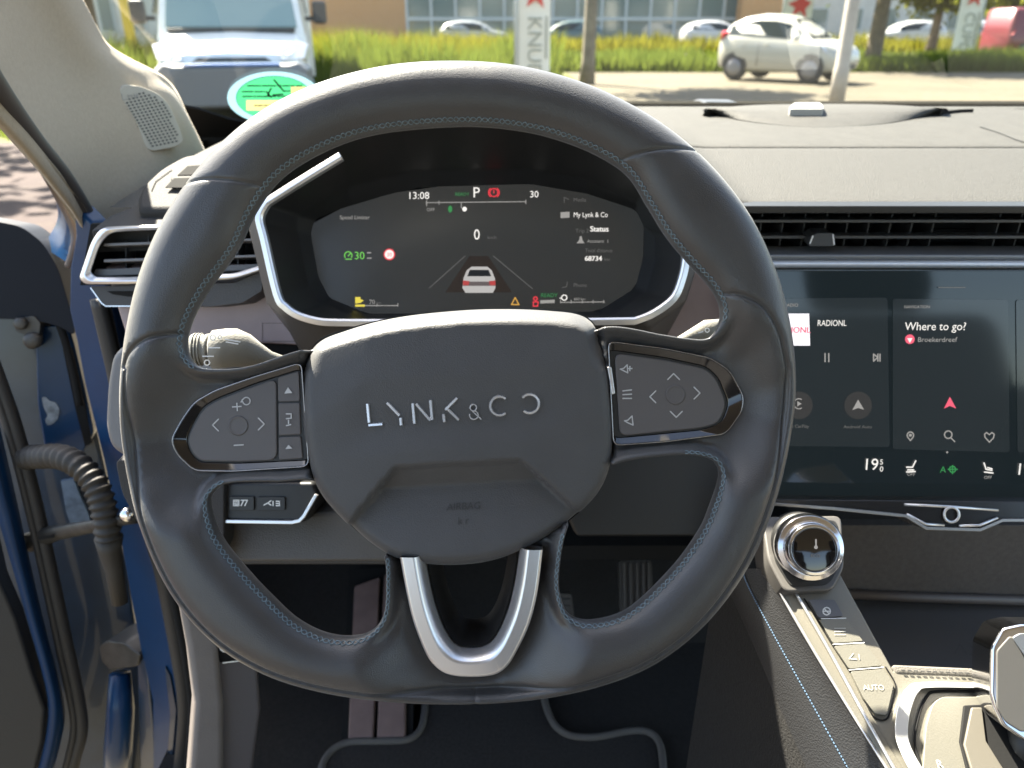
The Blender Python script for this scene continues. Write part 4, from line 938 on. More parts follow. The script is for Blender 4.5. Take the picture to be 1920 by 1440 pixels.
strokes('button_print', PC, [ringl(1550,1146,7,12), [(1544,1146),(1557,1146)], [(1546,1142),(1554,1150)]], 2.2, WHITEP, cons, 0.0029)
strokes('button_print', PC, [[(1565,1178),(1585,1178)], [(1565,1184),(1585,1184)], [(1565,1190),(1585,1190)], [(1600,1225),(1592,1235),(1606,1236)], [(1610,1227),(1612,1236)]], 1.6, PALE, cons, 0.0029)
# storage bin: back wall, ledge, floor, fabric lip
YB_ = 0.560
prism('bin_back', [PY(1560,985,YB_), PY(2150,985,YB_), PY(2150,1128,YB_), PY(1560,1116,YB_)], (0, 0.01, 0), BIN, cons, b=0.001)
zf = PY(1700, 1126, YB_).z
tube('bin_ledge', [PY(1560, 1112, YB_ - 0.004), PY(1700, 1119, YB_ - 0.004), PY(2150, 1133, YB_ - 0.004)], 0.0045, mat('ledge_plastic', (0.10, 0.085, 0.08), 0.5), cons, 10)
box('bin_floor', (0.51, 0.49, zf - 0.006), 0.52, 0.15, 0.004, BINF, cons)
lipp = prism('bin_lip', PC.pts([(1670,1244),(1852,1252),(2150,1264),(2150,1276),(1852,1268),(1680,1262)], 0.001), (0, 0, -0.03), mat('lip_fabric', (0.13, 0.12, 0.105), 0.8, bump=0.5, bscale=900), cons, b=0.002)
V, F = merge([tube_vf([PC.at(x_, 1256 + (x_ - 1680) * 0.043, 0.0018), PC.at(x_ + 7, 1256.5 + (x_ - 1680) * 0.043, 0.0018)], 0.0004, 5) for x_ in range(1690, 2100, 12)])
mk('lip_stitching', V, F, mat('grey_stitch', (0.05, 0.05, 0.05), 0.8), cons, kind='stuff')
strokes('bin_symbol', Plane((0, 0.5, zf), (0, 0, 1)), [[(1790,1225),(1800,1208),(1812,1226)], [(1818,1208),(1830,1224)], [(1820,1228),(1836,1210)]], 1.8, mat('bin_print', (0.05, 0.05, 0.052), 0.5), cons, 0.0012)
# gear plate
def gline(o_, i_, n=6): return cat(o_, n, False), cat(i_, n, False)
go_ = cat([(2000,1286),(1850,1281),(1730,1279),(1702,1288),(1686,1315),(1678,1360),(1684,1400),(1716,1465)], 5, False)
gi_ = cat([(2000,1297),(1850,1291),(1745,1290),(1724,1297),(1712,1320),(1703,1360),(1708,1400),(1744,1465)], 5, False)
rings = [[PC.at(*a, 0.0005), PC.at(*a, 0.005), PC.at(*b_, 0.005), PC.at(*b_, 0.0005)] for a, b_ in zip(go_, gi_)]
loft('gear_surround', rings, mat('bright_silver', (0.72, 0.72, 0.70), 0.3, metal=0.55), cons, smooth=False, b=0.0006)
prism('gear_plate', PC.pts(rounded([(2000,1312),(1850,1306),(1765,1306),(1748,1320),(1736,1360),(1728,1470),(2000,1470)], 3, 10), 0.003), -PC.n * 0.004, CONSB, cons, b=0.001)
tube('gear_plate_groove', pcurve([(2000,1301),(1850,1297),(1760,1296),(1738,1306),(1722,1345),(1716,1400),(1740,1465)], 0.001), 0.0008, BLACKM, cons, 6)
text('R', PC, 1758, 1440, 14, WHITEP, cons, 'gear_letter', 'L', lift=0.0036)
prism('gear_gate', PC.pts([(1808,1322),(1850,1320),(2000,1330),(2000,1470),(1820,1470),(1800,1390)], 0.0045), -PC.n * 0.003, BLACKM, cons, b=0.0008)
prism('gear_gate_inner', PC.pts([(1822,1326),(1842,1326),(1850,1390),(1900,1470),(1830,1470),(1808,1395)], 0.006), -PC.n * 0.003, mat('gate_plastic', (0.12, 0.11, 0.09), 0.5), cons, b=0.0008)
# gear selector
GL = Plane(P(1930, 1290, 0.44), (-0.25, -0.80, 0.55))
gear = thing('gear_selector', PC.at(1960, 1420), 'chrome edged gear selector with grey grip on the console', 'gear selector')
gp = [(1880,1178),(1915,1170),(2040,1174),(2070,1215),(2070,1350),(2040,1395),(1935,1400),(1880,1362),(1864,1330),(1856,1300),(1858,1215)]
gb = prism('grip_frame', GL.pts(rounded(gp, 3, 8)), -GL.n * 0.035, CHROME, gear, b=0.0022, seg=3)
prism('grip_face', GL.pts(rounded([(1868,1220),(1893,1192),(1905,1196),(1928,1245),(1935,1370),(1915,1374),(1885,1355),(1868,1325)], 3, 6), 0.0006), -GL.n * 0.004, mat('grip_grey', (0.13, 0.125, 0.115), 0.45), gear, b=0.001)
prism('grip_side', GL.pts(rounded([(1898,1196),(1912,1188),(2040,1188),(2040,1370),(1940,1374),(1932,1245)], 3, 5), 0.0012), -GL.n * 0.004, mat('grip_pale', (0.34, 0.36, 0.38), 0.3, metal=0.7), gear, b=0.001)
gbase = GL.at(1965, 1385); tube('lever_stem', [gbase - GL.n * 0.02, gbase - GL.n * 0.02 + Vector((0, 0.0, -0.03)), PC.at(1965, 1430) - PC.n * 0.01], 0.012, BLACK, gear, 14)
# rotary drive-mode dial
KN = PC.at(1514, 1030)
dial = thing('drive_mode_dial', KN, 'chrome ringed rotary dial with black face below the touch screen', 'dial')
hpoly = rounded([(1428,968),(1578,966),(1584,1062),(1562,1106),(1472,1110),(1440,1050)], 4, 14)
prism('dial_housing', PC.pts(hpoly, 0.006), -PC.n * 0.03, mat('dial_housing_plastic', (0.09, 0.085, 0.08), 0.4), dial, b=0.003, seg=3)
prism('dial_well', PC.pts(rounded([(1448,978),(1570,975),(1574,1060),(1555,1096),(1482,1100),(1452,1050)], 4, 14), 0.0068), -PC.n * 0.002, BLACK, dial)
ND = (-ray(1512, 1026).normalized() + RT * 0.26 - UP * 0.12).normalized()
ko = PC.at(1512, 1024, 0.012)
lathe('dial_collar', ko, ND, [(0.0215, -0.024), (0.0225, 0.0)], BLACK, dial, 40)
lathe('dial_ring', ko, ND, [(0.0220, 0.0000), (0.0225, 0.0018), (0.0225, 0.0081), (0.0214, 0.0103), (0.0181, 0.0113), (0.0181, 0.0106), (0.0175, 0.0106), (0.0175, 0.0162), (0.0166, 0.0187), (0.0147, 0.0191), (0.0143, 0.0180)], CHROME, dial, 48, b=0.0002)
lathe('dial_face', ko, ND, [(0.0144, 0.0126), (0.0144, 0.0184), (0.0134, 0.0187), (0.0017, 0.0187)], PIANO, dial, 40)
KF = Plane(ko + ND * 0.0190, ND)
strokes('dial_symbol', KF, [[(1530,1012),(1530,1026)]], 3, E_GREY, dial, 0.0003); patch('dial_symbol', KF, circ(1530,1026,3.6,10), E_GREY, dial, 0.0003)
text('ECO', KF, 1529, 1045, 6, E_DIM, dial, 'dial_lettering', 'C', lift=0.0003)

# ================================================================== STALKS
SD = 0.50
stalk = thing('indicator_stalk', P(470, 668, SD), 'sunlit grey indicator stalk with white symbols left of the steering column', 'stalk')
def stalk_loft(name, st, d0, m):
    rings = []
    for x_, y_, a, dd in st:
        c = P(x_, y_, d0 + dd); r_ = a * d0 / FPX
        rings.append([c + (UP * math.sin(t) * r_ - FW * math.cos(t) * r_ * 0.7) for t in [2 * math.pi * k_ / 20 for k_ in range(20)]])
    return loft(name, rings, m, None if name == '_' else stalk, cap=(True, True))
stalk_loft('lever', [(396,656,30,0),(400,656,37,0),(424,653,37,0),(445,652,36,0.001),(470,657,30,0.002),(490,665,21,0.004),(510,674,15,0.006),(560,690,13,0.015),(640,700,13,0.03)], SD, STALKM)
stalk_loft('end_knob', [(356,655,22,0),(360,655,28,0),(380,655,29,0),(384,655,26,0),(388,656,30,0),(394,656,31,0)], SD, STALKM)
STP = Plane(P(430, 655, SD - 0.0105), (0, -0.9, 0.43))
strokes('stalk_print', STP, [ringl(399,633,5,10), [(422,636),(450,641)], [(424,641),(446,645)], ringl(388,680,5,10), [(380,668),(400,668)], [(392,652),(412,652)], ringl(412,632,3,8)], 2.2, WHITEP, stalk, 0.0012)
for x_ in (366, 372, 378): tube('knob_ridge', [P(x_, 655, SD) + UP * (math.sin(t) * 29.5 * SD / FPX) - FW * (math.cos(t) * 20.6 * SD / FPX) for t in [2 * math.pi * k_ / 24 for k_ in range(24)]], 0.0006, STALKM, stalk, 5, closed=True)
st2 = []
for x_, y_, a in ((1352,618,12),(1348,618,20),(1320,622,22),(1295,632,16),(1260,650,12),(1180,690,12)):
    c = P(x_, y_, SD); r_ = a * SD / FPX
    st2.append([c + (UP * math.sin(t) * r_ - FW * math.cos(t) * r_ * 0.7) for t in [2 * math.pi * k_ / 18 for k_ in range(18)]])
wip = loft('wiper_stalk', st2, STALKM, None, cap=(True, True))
tag(wip, 'sunlit grey wiper stalk tip right of the steering column', 'stalk')
strokes('stalk_print', Plane(P(1320, 618, SD - 0.008), (0, -0.9, 0.43)), [ringl(1326,619,4,8), [(1310,624),(1318,622)]], 2, WHITEP, wip, 0.0)

# ================================================================== A-PILLAR, WINDSCREEN
# columns: from the windscreen edge across the trim to the door seal, rows from the roof to the dash
prow = [  # (px,py,depth) windscreen edge, crest, ridge, rear edge
    [(110,-70,0.70),(84,-62,0.665),(20,-40,0.62),(-120,60,0.50),(-150,110,0.50)],
    [(152,-8,0.745),(118,-2,0.70),(60,40,0.655),(-60,130,0.53),(-85,165,0.53)],
    [(180,45,0.78),(150,56,0.735),(96,100,0.69),(-12,180,0.57),(-30,210,0.57)],
    [(203,82,0.81),(180,100,0.765),(130,150,0.72),(48,250,0.62),(30,275,0.625)],
    [(242,108,0.85),(214,128,0.80),(165,195,0.745),(90,305,0.66),(75,325,0.665)],
    [(300,138,0.90),(258,155,0.84),(195,240,0.765),(120,345,0.69),(108,365,0.695)],
    [(330,168,0.94),(300,180,0.87),(222,285,0.785),(148,385,0.72),(136,400,0.72)],
    [(352,215,0.97),(336,225,0.90),(248,335,0.80),(170,425,0.74),(158,440,0.74)],
    [(378,268,1.0),(362,278,0.93),(275,395,0.81),(190,470,0.755),(178,485,0.755)],
    [(400,320,1.01),(390,330,0.95),(300,450,0.82),(205,520,0.765),(195,530,0.765)]]
def interp_rows(rows, n=5):
    out = []
    cols = [cat([r_[c] for r_ in rows], n, False) for c in range(len(rows[0]))]
    for i in range(len(cols[0])):
        line = cat([cols[c][i] for c in range(len(cols))], n, False)
        out.append([P(*q) for q in line])
    return out
pil = mk('windscreen_pillar', *(lambda r_: ([p for l in r_ for p in l], [[i * len(r_[0]) + k, i * len(r_[0]) + k + 1, (i + 1) * len(r_[0]) + k + 1, (i + 1) * len(r_[0]) + k] for i in range(len(r_) - 1) for k in range(len(r_[0]) - 1)]))(interp_rows(prow)), BEIGE, None, smooth=True)
sd_ = pil.modifiers.new('solid', 'SOLIDIFY'); sd_.thickness = 0.012; sd_.offset = -1
tag(pil, 'beige fabric windscreen pillar trim with a slotted tweeter grille', 'pillar')
# tweeter grille
GP = Plane(P(285, 225, 0.843), (0.93, -0.30, 0.24))
gout = rounded([(222,168),(232,158),(262,160),(300,176),(318,196),(340,245),(346,266),(330,276),(288,284),(276,280),(240,222)], 4, 12)
gr = prism('tweeter_grille', GP.pts(gout, 0.002), -GP.n * 0.03, GRILLE, pil, b=0.0015)
gout2 = [tuple(np.array((283,222)) + (np.array(q) - np.array((283,222))) * 1.10) for q in gout]
V, F = [], []
holes = []
ga = np.array(gout)
for i in range(-14, 30):
    for j in range(-10, 30):
        x_ = 232 + i * 7.4 + j * 3.2; y_ = 182 + j * 5.4 - i * 1.5
        holes.append((x_, y_))
hq = np.array(holes); g_in = np.array([(228,192),(250,182),(262,172),(290,180),(312,198),(332,246),(336,264),(326,270),(290,277),(280,272),(246,222)], float)
ok = inside(hq, g_in)
parts = []
for x_, y_ in hq[ok]:
    parts.append((GP.pts(circ(x_, y_, 2.5, 8, ry=1.7), 0.0024), [list(range(8))]))
V, F = merge(parts)
mk('grille_holes', V, F, HOLE, gr, kind='stuff')
strokes('grille_lettering', GP, [[(228,176),(230,188),(238,186)], [(240,178),(242,186)], [(240,180),(247,179),(248,185)], [(251,176),(253,185)], [(256,176),(258,184)], [(253,180),(258,179)]], 1.5, mat('grille_print', (0.25, 0.23, 0.2), 0.6), gr, 0.0025)
# windscreen
gn = Vector((0, 0.46, 0.77)).normalized()
GLS = glass('windscreen_glass', (0.95, 0.97, 0.95), 0.05)
ws = mk('windscreen', [(-0.47, 1.135, 1.118), (1.20, 1.135, 1.118), (1.12, 0.34, 1.592), (-0.40, 0.34, 1.592)], [[0, 1, 2, 3]], GLS)
tag(ws, 'clear raked windscreen above the dashboard', 'windscreen')
WSP = Plane((0, 1.135, 1.118), -gn)
prism('black_border', WSP.pts([(300,196),(345,200),(372,205),(430,224),(520,240),(700,246),(2000,205),(2000,240),(700,262),(300,262)], 0.002), -WSP.n * 0.003, BLACKM, ws)
pb = box('wiper_rest', (0.5, 1.165, 1.141), 1.5, 0.04, 0.02, mat('cowl_rubber', (0.012, 0.011, 0.008), 0.95, spec=0.05), None, b=0.004)
tag(pb, 'black cowl strip outside the foot of the windscreen', 'cowl')
wb = prism('windscreen_wiper', [PY(x_, y_, 1.15) for x_, y_ in rounded([(1285,212),(1300,200),(1325,191),(1385,192),(1396,204),(1392,214)], 3, 5)], (0, 0.05, 0), mat('wiper_plastic', (0.03, 0.03, 0.032), 0.4), None, b=0.004)
tag(wb, 'black wiper arm root resting outside the windscreen', 'wiper')
# oval sticker on the glass
stk = thing('windscreen_sticker', WSP.at(516, 185, 0.003), 'oval green sticker with pale blue rim on the windscreen', 'sticker')
SW_ = lambda n_, c_: mat(n_, c_, 0.6, emit=None)
def spoly(pts, lift): return WSP.pts(pts, lift)
def translucent(name, c):
    m = bpy.data.materials.new(name); m.use_nodes = True; n = m.node_tree; n.nodes.clear()
    o_ = n.nodes.new('ShaderNodeOutputMaterial'); mx = n.nodes.new('ShaderNodeMixShader'); a = n.nodes.new('ShaderNodeBsdfDiffuse'); t = n.nodes.new('ShaderNodeBsdfTranslucent')
    a.inputs[0].default_value = (*c, 1); t.inputs[0].default_value = (*c, 1); mx.inputs[0].default_value = 0.5
    n.links.new(a.outputs[0], mx.inputs[1]); n.links.new(t.outputs[0], mx.inputs[2]); n.links.new(mx.outputs[0], o_.inputs[0]); return m
def annulus(name, r0, r1, m, lift):
    a_, c_ = circ(514,183,r0[0],48,ry=r0[1]), circ(514,183,r1[0],48,ry=r1[1])
    return mk(name, spoly(a_, lift) + spoly(c_, lift), [[i, (i + 1) % 48, 48 + (i + 1) % 48, 48 + i] for i in range(48)], m, stk)
annulus('sticker_rim', (88, 49), (72, 41), translucent('sticker_blue', (0.12, 0.216, 0.264)), 0.0026)
annulus('sticker_line', (72, 41), (70, 39.5), translucent('sticker_dark', (0.01, 0.08, 0.06)), 0.0028)
SGRN = translucent('sticker_green', (0.024, 0.208, 0.088)); SCRM = translucent('sticker_cream', (0.256, 0.232, 0.104)); SPCH = translucent('sticker_peach', (0.288, 0.192, 0.088))
def estrip(name, y0, y1, xa, xb, m):
    def ex(y): return 70 * math.sqrt(max(0, 1 - ((y - 183) / 39.5) ** 2))
    ys_ = np.linspace(y0, y1, 9); l_ = [(max(514 - ex(y), xa), y) for y in ys_]; r_ = [(min(514 + ex(y), xb), y) for y in ys_]
    mk(name, spoly(l_ + r_[::-1], 0.003), [list(range(18))], m, stk)
estrip('sticker_field', 143.6, 163, 0, 999, SGRN); estrip('sticker_field', 163, 177, 0, 546, SGRN); estrip('sticker_label', 163, 177, 546, 580, SPCH); estrip('sticker_field', 177, 188, 0, 999, SGRN)
estrip('sticker_field', 188, 207, 0, 462, SGRN); estrip('sticker_label', 188, 207, 462, 999, SCRM); estrip('sticker_field', 207, 222.4, 0, 999, SGRN)
INK = mat('sticker_ink', (0.01, 0.03, 0.02), 0.7)
rl = []
for (x0, x1, yy) in ((464,566,161), (454,496,172), (532,544,171), (455,560,181), (478,548,198)):
    x_ = x0
    while x_ < x1:
        l_ = random.uniform(3, 7); rl.append([(x_, yy), (min(x_ + l_, x1), yy - 0.3)]); x_ += l_ + random.uniform(1.5, 4)
strokes('sticker_print', WSP, rl, 2.6, INK, stk, 0.0048)
strokes('sticker_arrows', WSP, [[(502,178),(508,166)], [(514,150),(532,171)], [(512,178),(530,177)], [(500,172),(508,182)]], 3.2, INK, stk, 0.0048)

# ================================================================== ROOF above (shades the cabin)
roofm = mat('headliner', (0.55, 0.52, 0.47), 0.9, bump=0.2, bscale=600)
rv = [(-0.38, 0.30, 1.585), (1.10, 0.30, 1.585), (1.10, -1.30, 1.60), (-0.38, -1.30, 1.60)]
rf = prism('car_roof', [Vector(q) + Vector((0, 0, 0.0)) for q in rv], (0, 0, 0.05), roofm, None, b=0.01)
tag(rf, 'pale fabric headliner of the car roof above the windscreen', 'roof')

# seats behind the camera and the body shell round the footwell
SEATM = mat('seat_fabric', (0.045, 0.043, 0.043), 0.85, bump=0.4, bscale=500, var=0.1, vscale=100)
def seat(name, x, label):
    t = thing(name, (x, -0.15, 0.45), label, 'seat')
    def sl(nm, c, sx, sy, sz, tilt, b_):
        a = R(tilt); ax = (Vector((1, 0, 0)), Vector((0, math.cos(a), math.sin(a))), Vector((0, -math.sin(a), math.cos(a))))
        return box(nm, c, sx, sy, sz, SEATM, t, b=b_, ax=ax)
    sl('cushion', (x, -0.02, 0.62), 0.50, 0.44, 0.16, 6, 0.05); sl('backrest', (x, -0.36, 0.95), 0.48, 0.13, 0.62, 18, 0.05); sl('headrest', (x, -0.47, 1.36), 0.26, 0.10, 0.20, 12, 0.045)
    for s_ in (-1, 1): sl('side_bolster', (x + s_ * 0.21, -0.30, 0.88), 0.10, 0.16, 0.42, 18, 0.04)
seat('driver_seat', -0.03, 'dark grey driver seat behind the steering wheel')
seat('passenger_seat', 0.75, 'dark grey passenger seat beyond the centre console')
bh = box('bulkhead', (0.33, 1.165, 0.76), 1.56, 0.02, 0.70, BLACKM); structure(bh)
cw = box('cowl_side', (-0.45, 0.985, 0.76), 0.02, 0.34, 0.68, BLACKM); structure(cw)

# ================================================================== DRIVER DOOR AREA (left)
JP = Plane(P(210, 760, 0.79), (-0.42, -0.90, 0.10))
jamb = thing('door_jamb', JP.at(290, 1440), 'glossy blue painted door jamb beside the steering wheel', 'door jamb')
prism('painted_panel', JP.pts([(135,380),(172,418),(190,470),(200,540),(215,600),(232,660),(300,660),(340,900),(340,1060),(345,1200),(352,1300),(345,1470),(285,1470),(284,1312),(262,1219),(244,1125),(221,994),(192,860),(157,720),(142,640),(128,580),(130,500),(140,440)]), -JP.n * 0.02, BLUE, jamb, b=0.004, seg=3)
tube('door_seal', [JP.at(x_, y_, 0.012) for x_, y_ in cat([(186,560),(216,690),(255,870),(285,1000),(305,1070),(332,1210),(347,1310),(345,1380),(335,1480)], 5, False)], 0.0085, RUBBER, jamb, 12)
tube('door_seal_lip', [JP.at(x_, y_, 0.020) for x_, y_ in cat([(192,560),(226,700),(266,880),(296,1010),(316,1080),(343,1210),(358,1310),(356,1380),(346,1480)], 5, False)], 0.004, BLACKM, jamb, 8)
prism('jamb_edge', JP.pts([(308,1250),(318,1268),(330,1330),(322,1440),(312,1440),(318,1340)], 0.003), -JP.n * 0.004, BLUED, jamb, b=0.001)
# upper frame of the door opening
tube('frame_seal', [P(*q) for q in cat([(-70,60,0.50),(0,172,0.58),(62,262,0.645),(120,335,0.70),(168,418,0.745),(196,500,0.765),(206,560,0.77)], 6, False)], 0.0085, mat('frame_rubber', (0.05, 0.043, 0.04), 0.55), jamb, 12)
frame_o = cat([(-30,175,0.60),(30,245,0.66),(85,318,0.73),(120,375,0.78),(140,440,0.80),(138,500,0.80)], 5, False)
frame_i = cat([(-40,190,0.62),(10,250,0.68),(62,300,0.75),(98,360,0.81),(108,410,0.84),(80,462,0.86)], 5, False)
loft('painted_frame', [[P(*a) for a in frame_o], [P(*((a + b_) / 2 - np.array((0, 0, 0.02)))) for a, b_ in zip(frame_o, frame_i)], [P(*b_) for b_ in frame_i]], BLUE, jamb, closed=False)
tube('frame_edge', [P(*q) for q in cat([(60,285,0.70),(104,360,0.765),(138,430,0.785),(137,470,0.785),(128,500,0.79)], 6, False)], 0.004, mat('frame_plastic', (0.10, 0.08, 0.072), 0.45), jamb, 8)
# door, standing open
DR = Plane(P(60, 900, 0.87), (0.30, -0.93, 0.2))
door = thing('car_door', DR.at(60, 1440), 'dark blue open front door edge with hinge, wiring boot and check strap', 'car door')
prism('door_edge_panel', DR.pts([(-60,540),(90,545),(130,640),(160,720),(200,900),(235,1060),(300,1470),(-60,1470)], -0.05), -DR.n * 0.02, BLUED, door, b=0.004)
dw = DR.pts(rounded([(-60,405),(0,416),(40,424),(80,455),(110,505),(132,580),(142,632),(112,612),(60,600),(-60,596)], 5, 18), 0.01)
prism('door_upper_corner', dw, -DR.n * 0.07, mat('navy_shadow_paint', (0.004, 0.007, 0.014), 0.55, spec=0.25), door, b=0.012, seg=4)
tube('corner_bead', DR.pts(cat([(80,560),(112,610),(136,690),(150,760)], 5, False), 0.004), 0.004, BLACKM, door, 8)
prism('hinge_plate', DR.pts(rounded([(66,612),(128,608),(140,650),(160,735),(176,812),(150,858),(85,850),(70,760)], 3, 8), -0.006), -DR.n * 0.04, BLUE, door, b=0.004)
prism('hinge_slot', DR.pts([(118,655),(136,652),(160,760),(172,830),(160,838),(142,770)], -0.0045), -DR.n * 0.002, BLACKM, door)
hin = prism('hinge', DR.pts(rounded([(26,598),(64,592),(76,606),(72,640),(74,652),(52,656),(48,628),(28,620)], 3, 4), 0.012), -DR.n * 0.05, STEEL, door, b=0.003)
lathe('hinge_bolt', DR.at(62, 638, 0.0125), DR.n, [(0.009, -0.004), (0.009, 0.004), (0.005, 0.006)], STEEL, door, 12)
lathe('hinge_bolt', DR.at(40, 606, 0.0125), DR.n, [(0.007, -0.004), (0.007, 0.005), (0.004, 0.006)], STEEL, door, 6)
# worn paint patches
WORN = mat('worn_paint', (0.22, 0.25, 0.28), 0.6, var=0.4, vscale=120)
prism('worn_patch', DR.pts(rounded([(78,745),(86,744),(92,752),(104,754),(112,768),(108,786),(98,796),(88,798),(84,786),(90,780),(82,764)], 2, 4), -0.0048), -DR.n * 0.002, WORN, door)
prism('worn_patch', DR.pts([(114,902),(138,898),(150,930),(166,965),(170,985),(132,982),(124,960)], -0.044), -DR.n * 0.006, mat('dusty_blue', (0.16, 0.21, 0.27), 0.7, var=0.3, vscale=80), door)
# corrugated wiring boot
bp = cat([(50,858,0.83),(78,856,0.81),(110,856,0.79),(142,868,0.775),(170,895,0.77),(188,930,0.768),(198,970,0.77),(204,1010,0.775)], 14, False)
bpw = [P(*q) for q in bp]; rr = []
for i in range(len(bpw)): rr.append(0.0118 + 0.0016 * math.sin(i * 2 * math.pi / 5))
tube('wiring_boot', bpw, rr, BOOT, door, 16)
tube('wiring_loom', [P(*q) for q in ((204,1008,0.777),(206,1030,0.78),(215,1070,0.79),(225,1130,0.80))], [0.0135, 0.011, 0.009, 0.008], BOOT, door, 12)
# check strap
cs = [DR.at(46, 1020, 0.03), DR.at(100, 1000, 0.045), P(190, 984, 0.775), P(232, 975, 0.77), P(255, 972, 0.77)]
tube('check_strap', cs, [0.012, 0.010, 0.007, 0.006, 0.006], STEEL, door, 8, flat=(1.0, 0.45))
prism('strap_slot', DR.pts([(70,1008),(100,1003),(102,1008),(72,1013)], 0.062), -DR.n * 0.002, BLACKM, door)
lathe('strap_bolt', P(238, 965, 0.765), (0.2, -0.9, 0.4), [(0.007, -0.006), (0.007, 0.003), (0.004, 0.005)], CHROME, door, 12)
# door seal, flange and trim at the left edge
tube('door_seal', [DR.at(x_, y_, 0.035) for x_, y_ in cat([(-30,640),(0,720),(28,800),(60,920),(92,1060),(122,1200),(146,1310),(152,1370),(140,1420),(125,1480)], 6, False)], 0.0075, RUBBER, door, 12)
tube('door_seal_bead', [DR.at(x_, y_, 0.040) for x_, y_ in cat([(-42,640),(-10,730),(16,810),(48,930),(80,1070),(110,1210),(134,1320),(138,1370),(128,1420),(112,1480)], 6, False)], 0.004, RUBBER, door, 10)
fl_a = cat([(-30,880),(0,985),(22,1060),(48,1150),(76,1250),(90,1320),(84,1390),(60,1480)], 5, False); fl_b = cat([(0,800),(32,940),(58,1060),(86,1180),(112,1280),(122,1340),(112,1400),(90,1480)], 5, False)
loft('painted_flange', [DR.pts(fl_a, 0.055), DR.pts((fl_a + fl_b) / 2, 0.062), DR.pts(fl_b, 0.035)], BLUE, door, closed=False)
prism('door_trim', DR.pts([(-60,960),(-30,960),(0,1090),(30,1160),(60,1260),(84,1330),(80,1390),(58,1480),(-60,1480)], 0.06), -DR.n * 0.03, mat('door_trim_plastic', (0.02, 0.02, 0.02), 0.6, bump=0.3, bscale=600), door, b=0.004)
# lower hinge
prism('lower_hinge', JP.pts(rounded([(185,1212),(200,1202),(232,1206),(262,1228),(258,1250),(205,1256),(190,1240)], 3, 5), 0.004), -JP.n * 0.04, STEEL, door, b=0.003)
tube('hinge_bracket', [JP.at(225, 1262, -0.004), JP.at(226, 1330, 0.008), JP.at(222, 1400, 0.010), JP.at(220, 1480, 0.0)], [0.012, 0.0155, 0.0165, 0.016], BLUE, door, 16)
prism('hinge_rail', JP.pts([(256,1240),(274,1230),(290,1400),(290,1470),(262,1470)], 0.0), -JP.n * 0.02, BLUED, door, b=0.003)
# sill and kick trim
KK = Plane(P(400, 1250, 0.66), (0.45, -0.80, 0.40))
sillo = thing('kick_panel', KK.at(400, 1440), 'taupe plastic kick panel and sill trim beside the footwell', 'kick panel')
prism('sill_trim', KK.pts([(310,1040),(334,1120),(352,1220),(364,1320),(352,1480),(420,1480),(420,1320),(408,1200),(380,1100),(360,1040)], 0.004), -KK.n * 0.03, SILL, sillo, b=0.006, seg=4)
prism('kick_trim', KK.pts([(372,1080),(470,1080),(490,1330),(470,1480),(404,1480),(408,1320)], -0.006), -KK.n * 0.03, mat('kick_plastic', (0.085, 0.075, 0.075), 0.55, bump=0.2, bscale=700), sillo, b=0.004)
prism('release_pocket', KK.pts([(408,1175),(470,1215),(468,1236),(412,1242)], -0.0045), -KK.n * 0.002, BLACKM, sillo)
lathe('release_lever', KK.at(424, 1208, 0.0), KK.n, [(0.006, -0.006), (0.006, 0.004), (0.003, 0.006)], WHITEP, sillo, 12)
strokes('pocket_edge', KK, [[(418,1243),(466,1237)]], 2, SILVER, sillo, -0.002)

# ================================================================== FOOTWELL
FZ = 0.45
fl = structure(mk('floor', [(-0.42, -0.2, FZ), (0.9, -0.2, FZ), (0.9, 0.84, FZ), (-0.42, 0.84, FZ), (-0.42, 1.12, FZ + 0.28), (0.9, 1.12, FZ + 0.28), (-0.42, 1.14, 0.9), (0.9, 1.14, 0.9)], [[0, 1, 2, 3], [3, 2, 5, 4], [4, 5, 7, 6]], CARPET))
fl['label'] = 'dark carpeted footwell floor'
FP = Plane((0, 0.6, FZ), (0, 0, 1))
matp = cat([(600,1480),(604,1436),(622,1408),(655,1392),(720,1390),(765,1387),(788,1368),(796,1335),(796,1290),(800,1260)], 5, False).tolist() + [(1010,1260)] + cat([(1018,1290),(1024,1325),(1042,1362),(1072,1380),(1120,1382),(1180,1371),(1215,1373),(1236,1392),(1243,1430),(1244,1480)], 5, False).tolist()
mo = thing('floor_mat', FP.at(900, 1440), 'dark carpet floor mat with grey piped edge in the footwell', 'floor mat')
prism('mat_carpet', FP.pts(matp, 0.010), (0, 0, -0.008), MATC, mo)
tube('mat_piping', FP.pts(matp, 0.011), 0.0045, PIPING, mo, 8)
R1 = Plane((0, 0.673, FZ + 0.004), Vector((0, -0.37, 0.93)))
fr_ = thing('footrest', R1.at(710, 1390), 'brown ribbed footrest at the left of the footwell', 'footrest')
prism('footrest_base', R1.pts([(640,1392),(775,1388),(770,1060),(655,1068)], 0.004), -R1.n * 0.03, BLACKM, fr_)
for q in ([(652,1386),(700,1384),(712,1080),(664,1098)], [(706,1384),(760,1382),(762,1066),(720,1076)]):
    prism('footrest_pad', R1.pts(q, 0.012), -R1.n * 0.01, FOOTR, fr_, b=0.003)
B1 = Plane(P(1000, 1130, 0.98), (0, -0.85, 0.5))
bk = thing('brake_pedal', B1.at(1000, 1170), 'black rubber brake pedal behind the lower spoke', 'pedal')
prism('pedal_pad', B1.pts(rounded([(936,1112),(1072,1112),(1078,1168),(930,1168)], 3, 8)), -B1.n * 0.012, mat('pedal_rubber', (0.04, 0.038, 0.036), 0.6), bk, b=0.003)
for yy in (1124, 1136, 1148, 1160): prism('pedal_rib', B1.pts([(942,yy),(1068,yy),(1068,yy + 4),(942,yy + 4)], 0.003), -B1.n * 0.004, MATS['pedal_rubber'], bk)
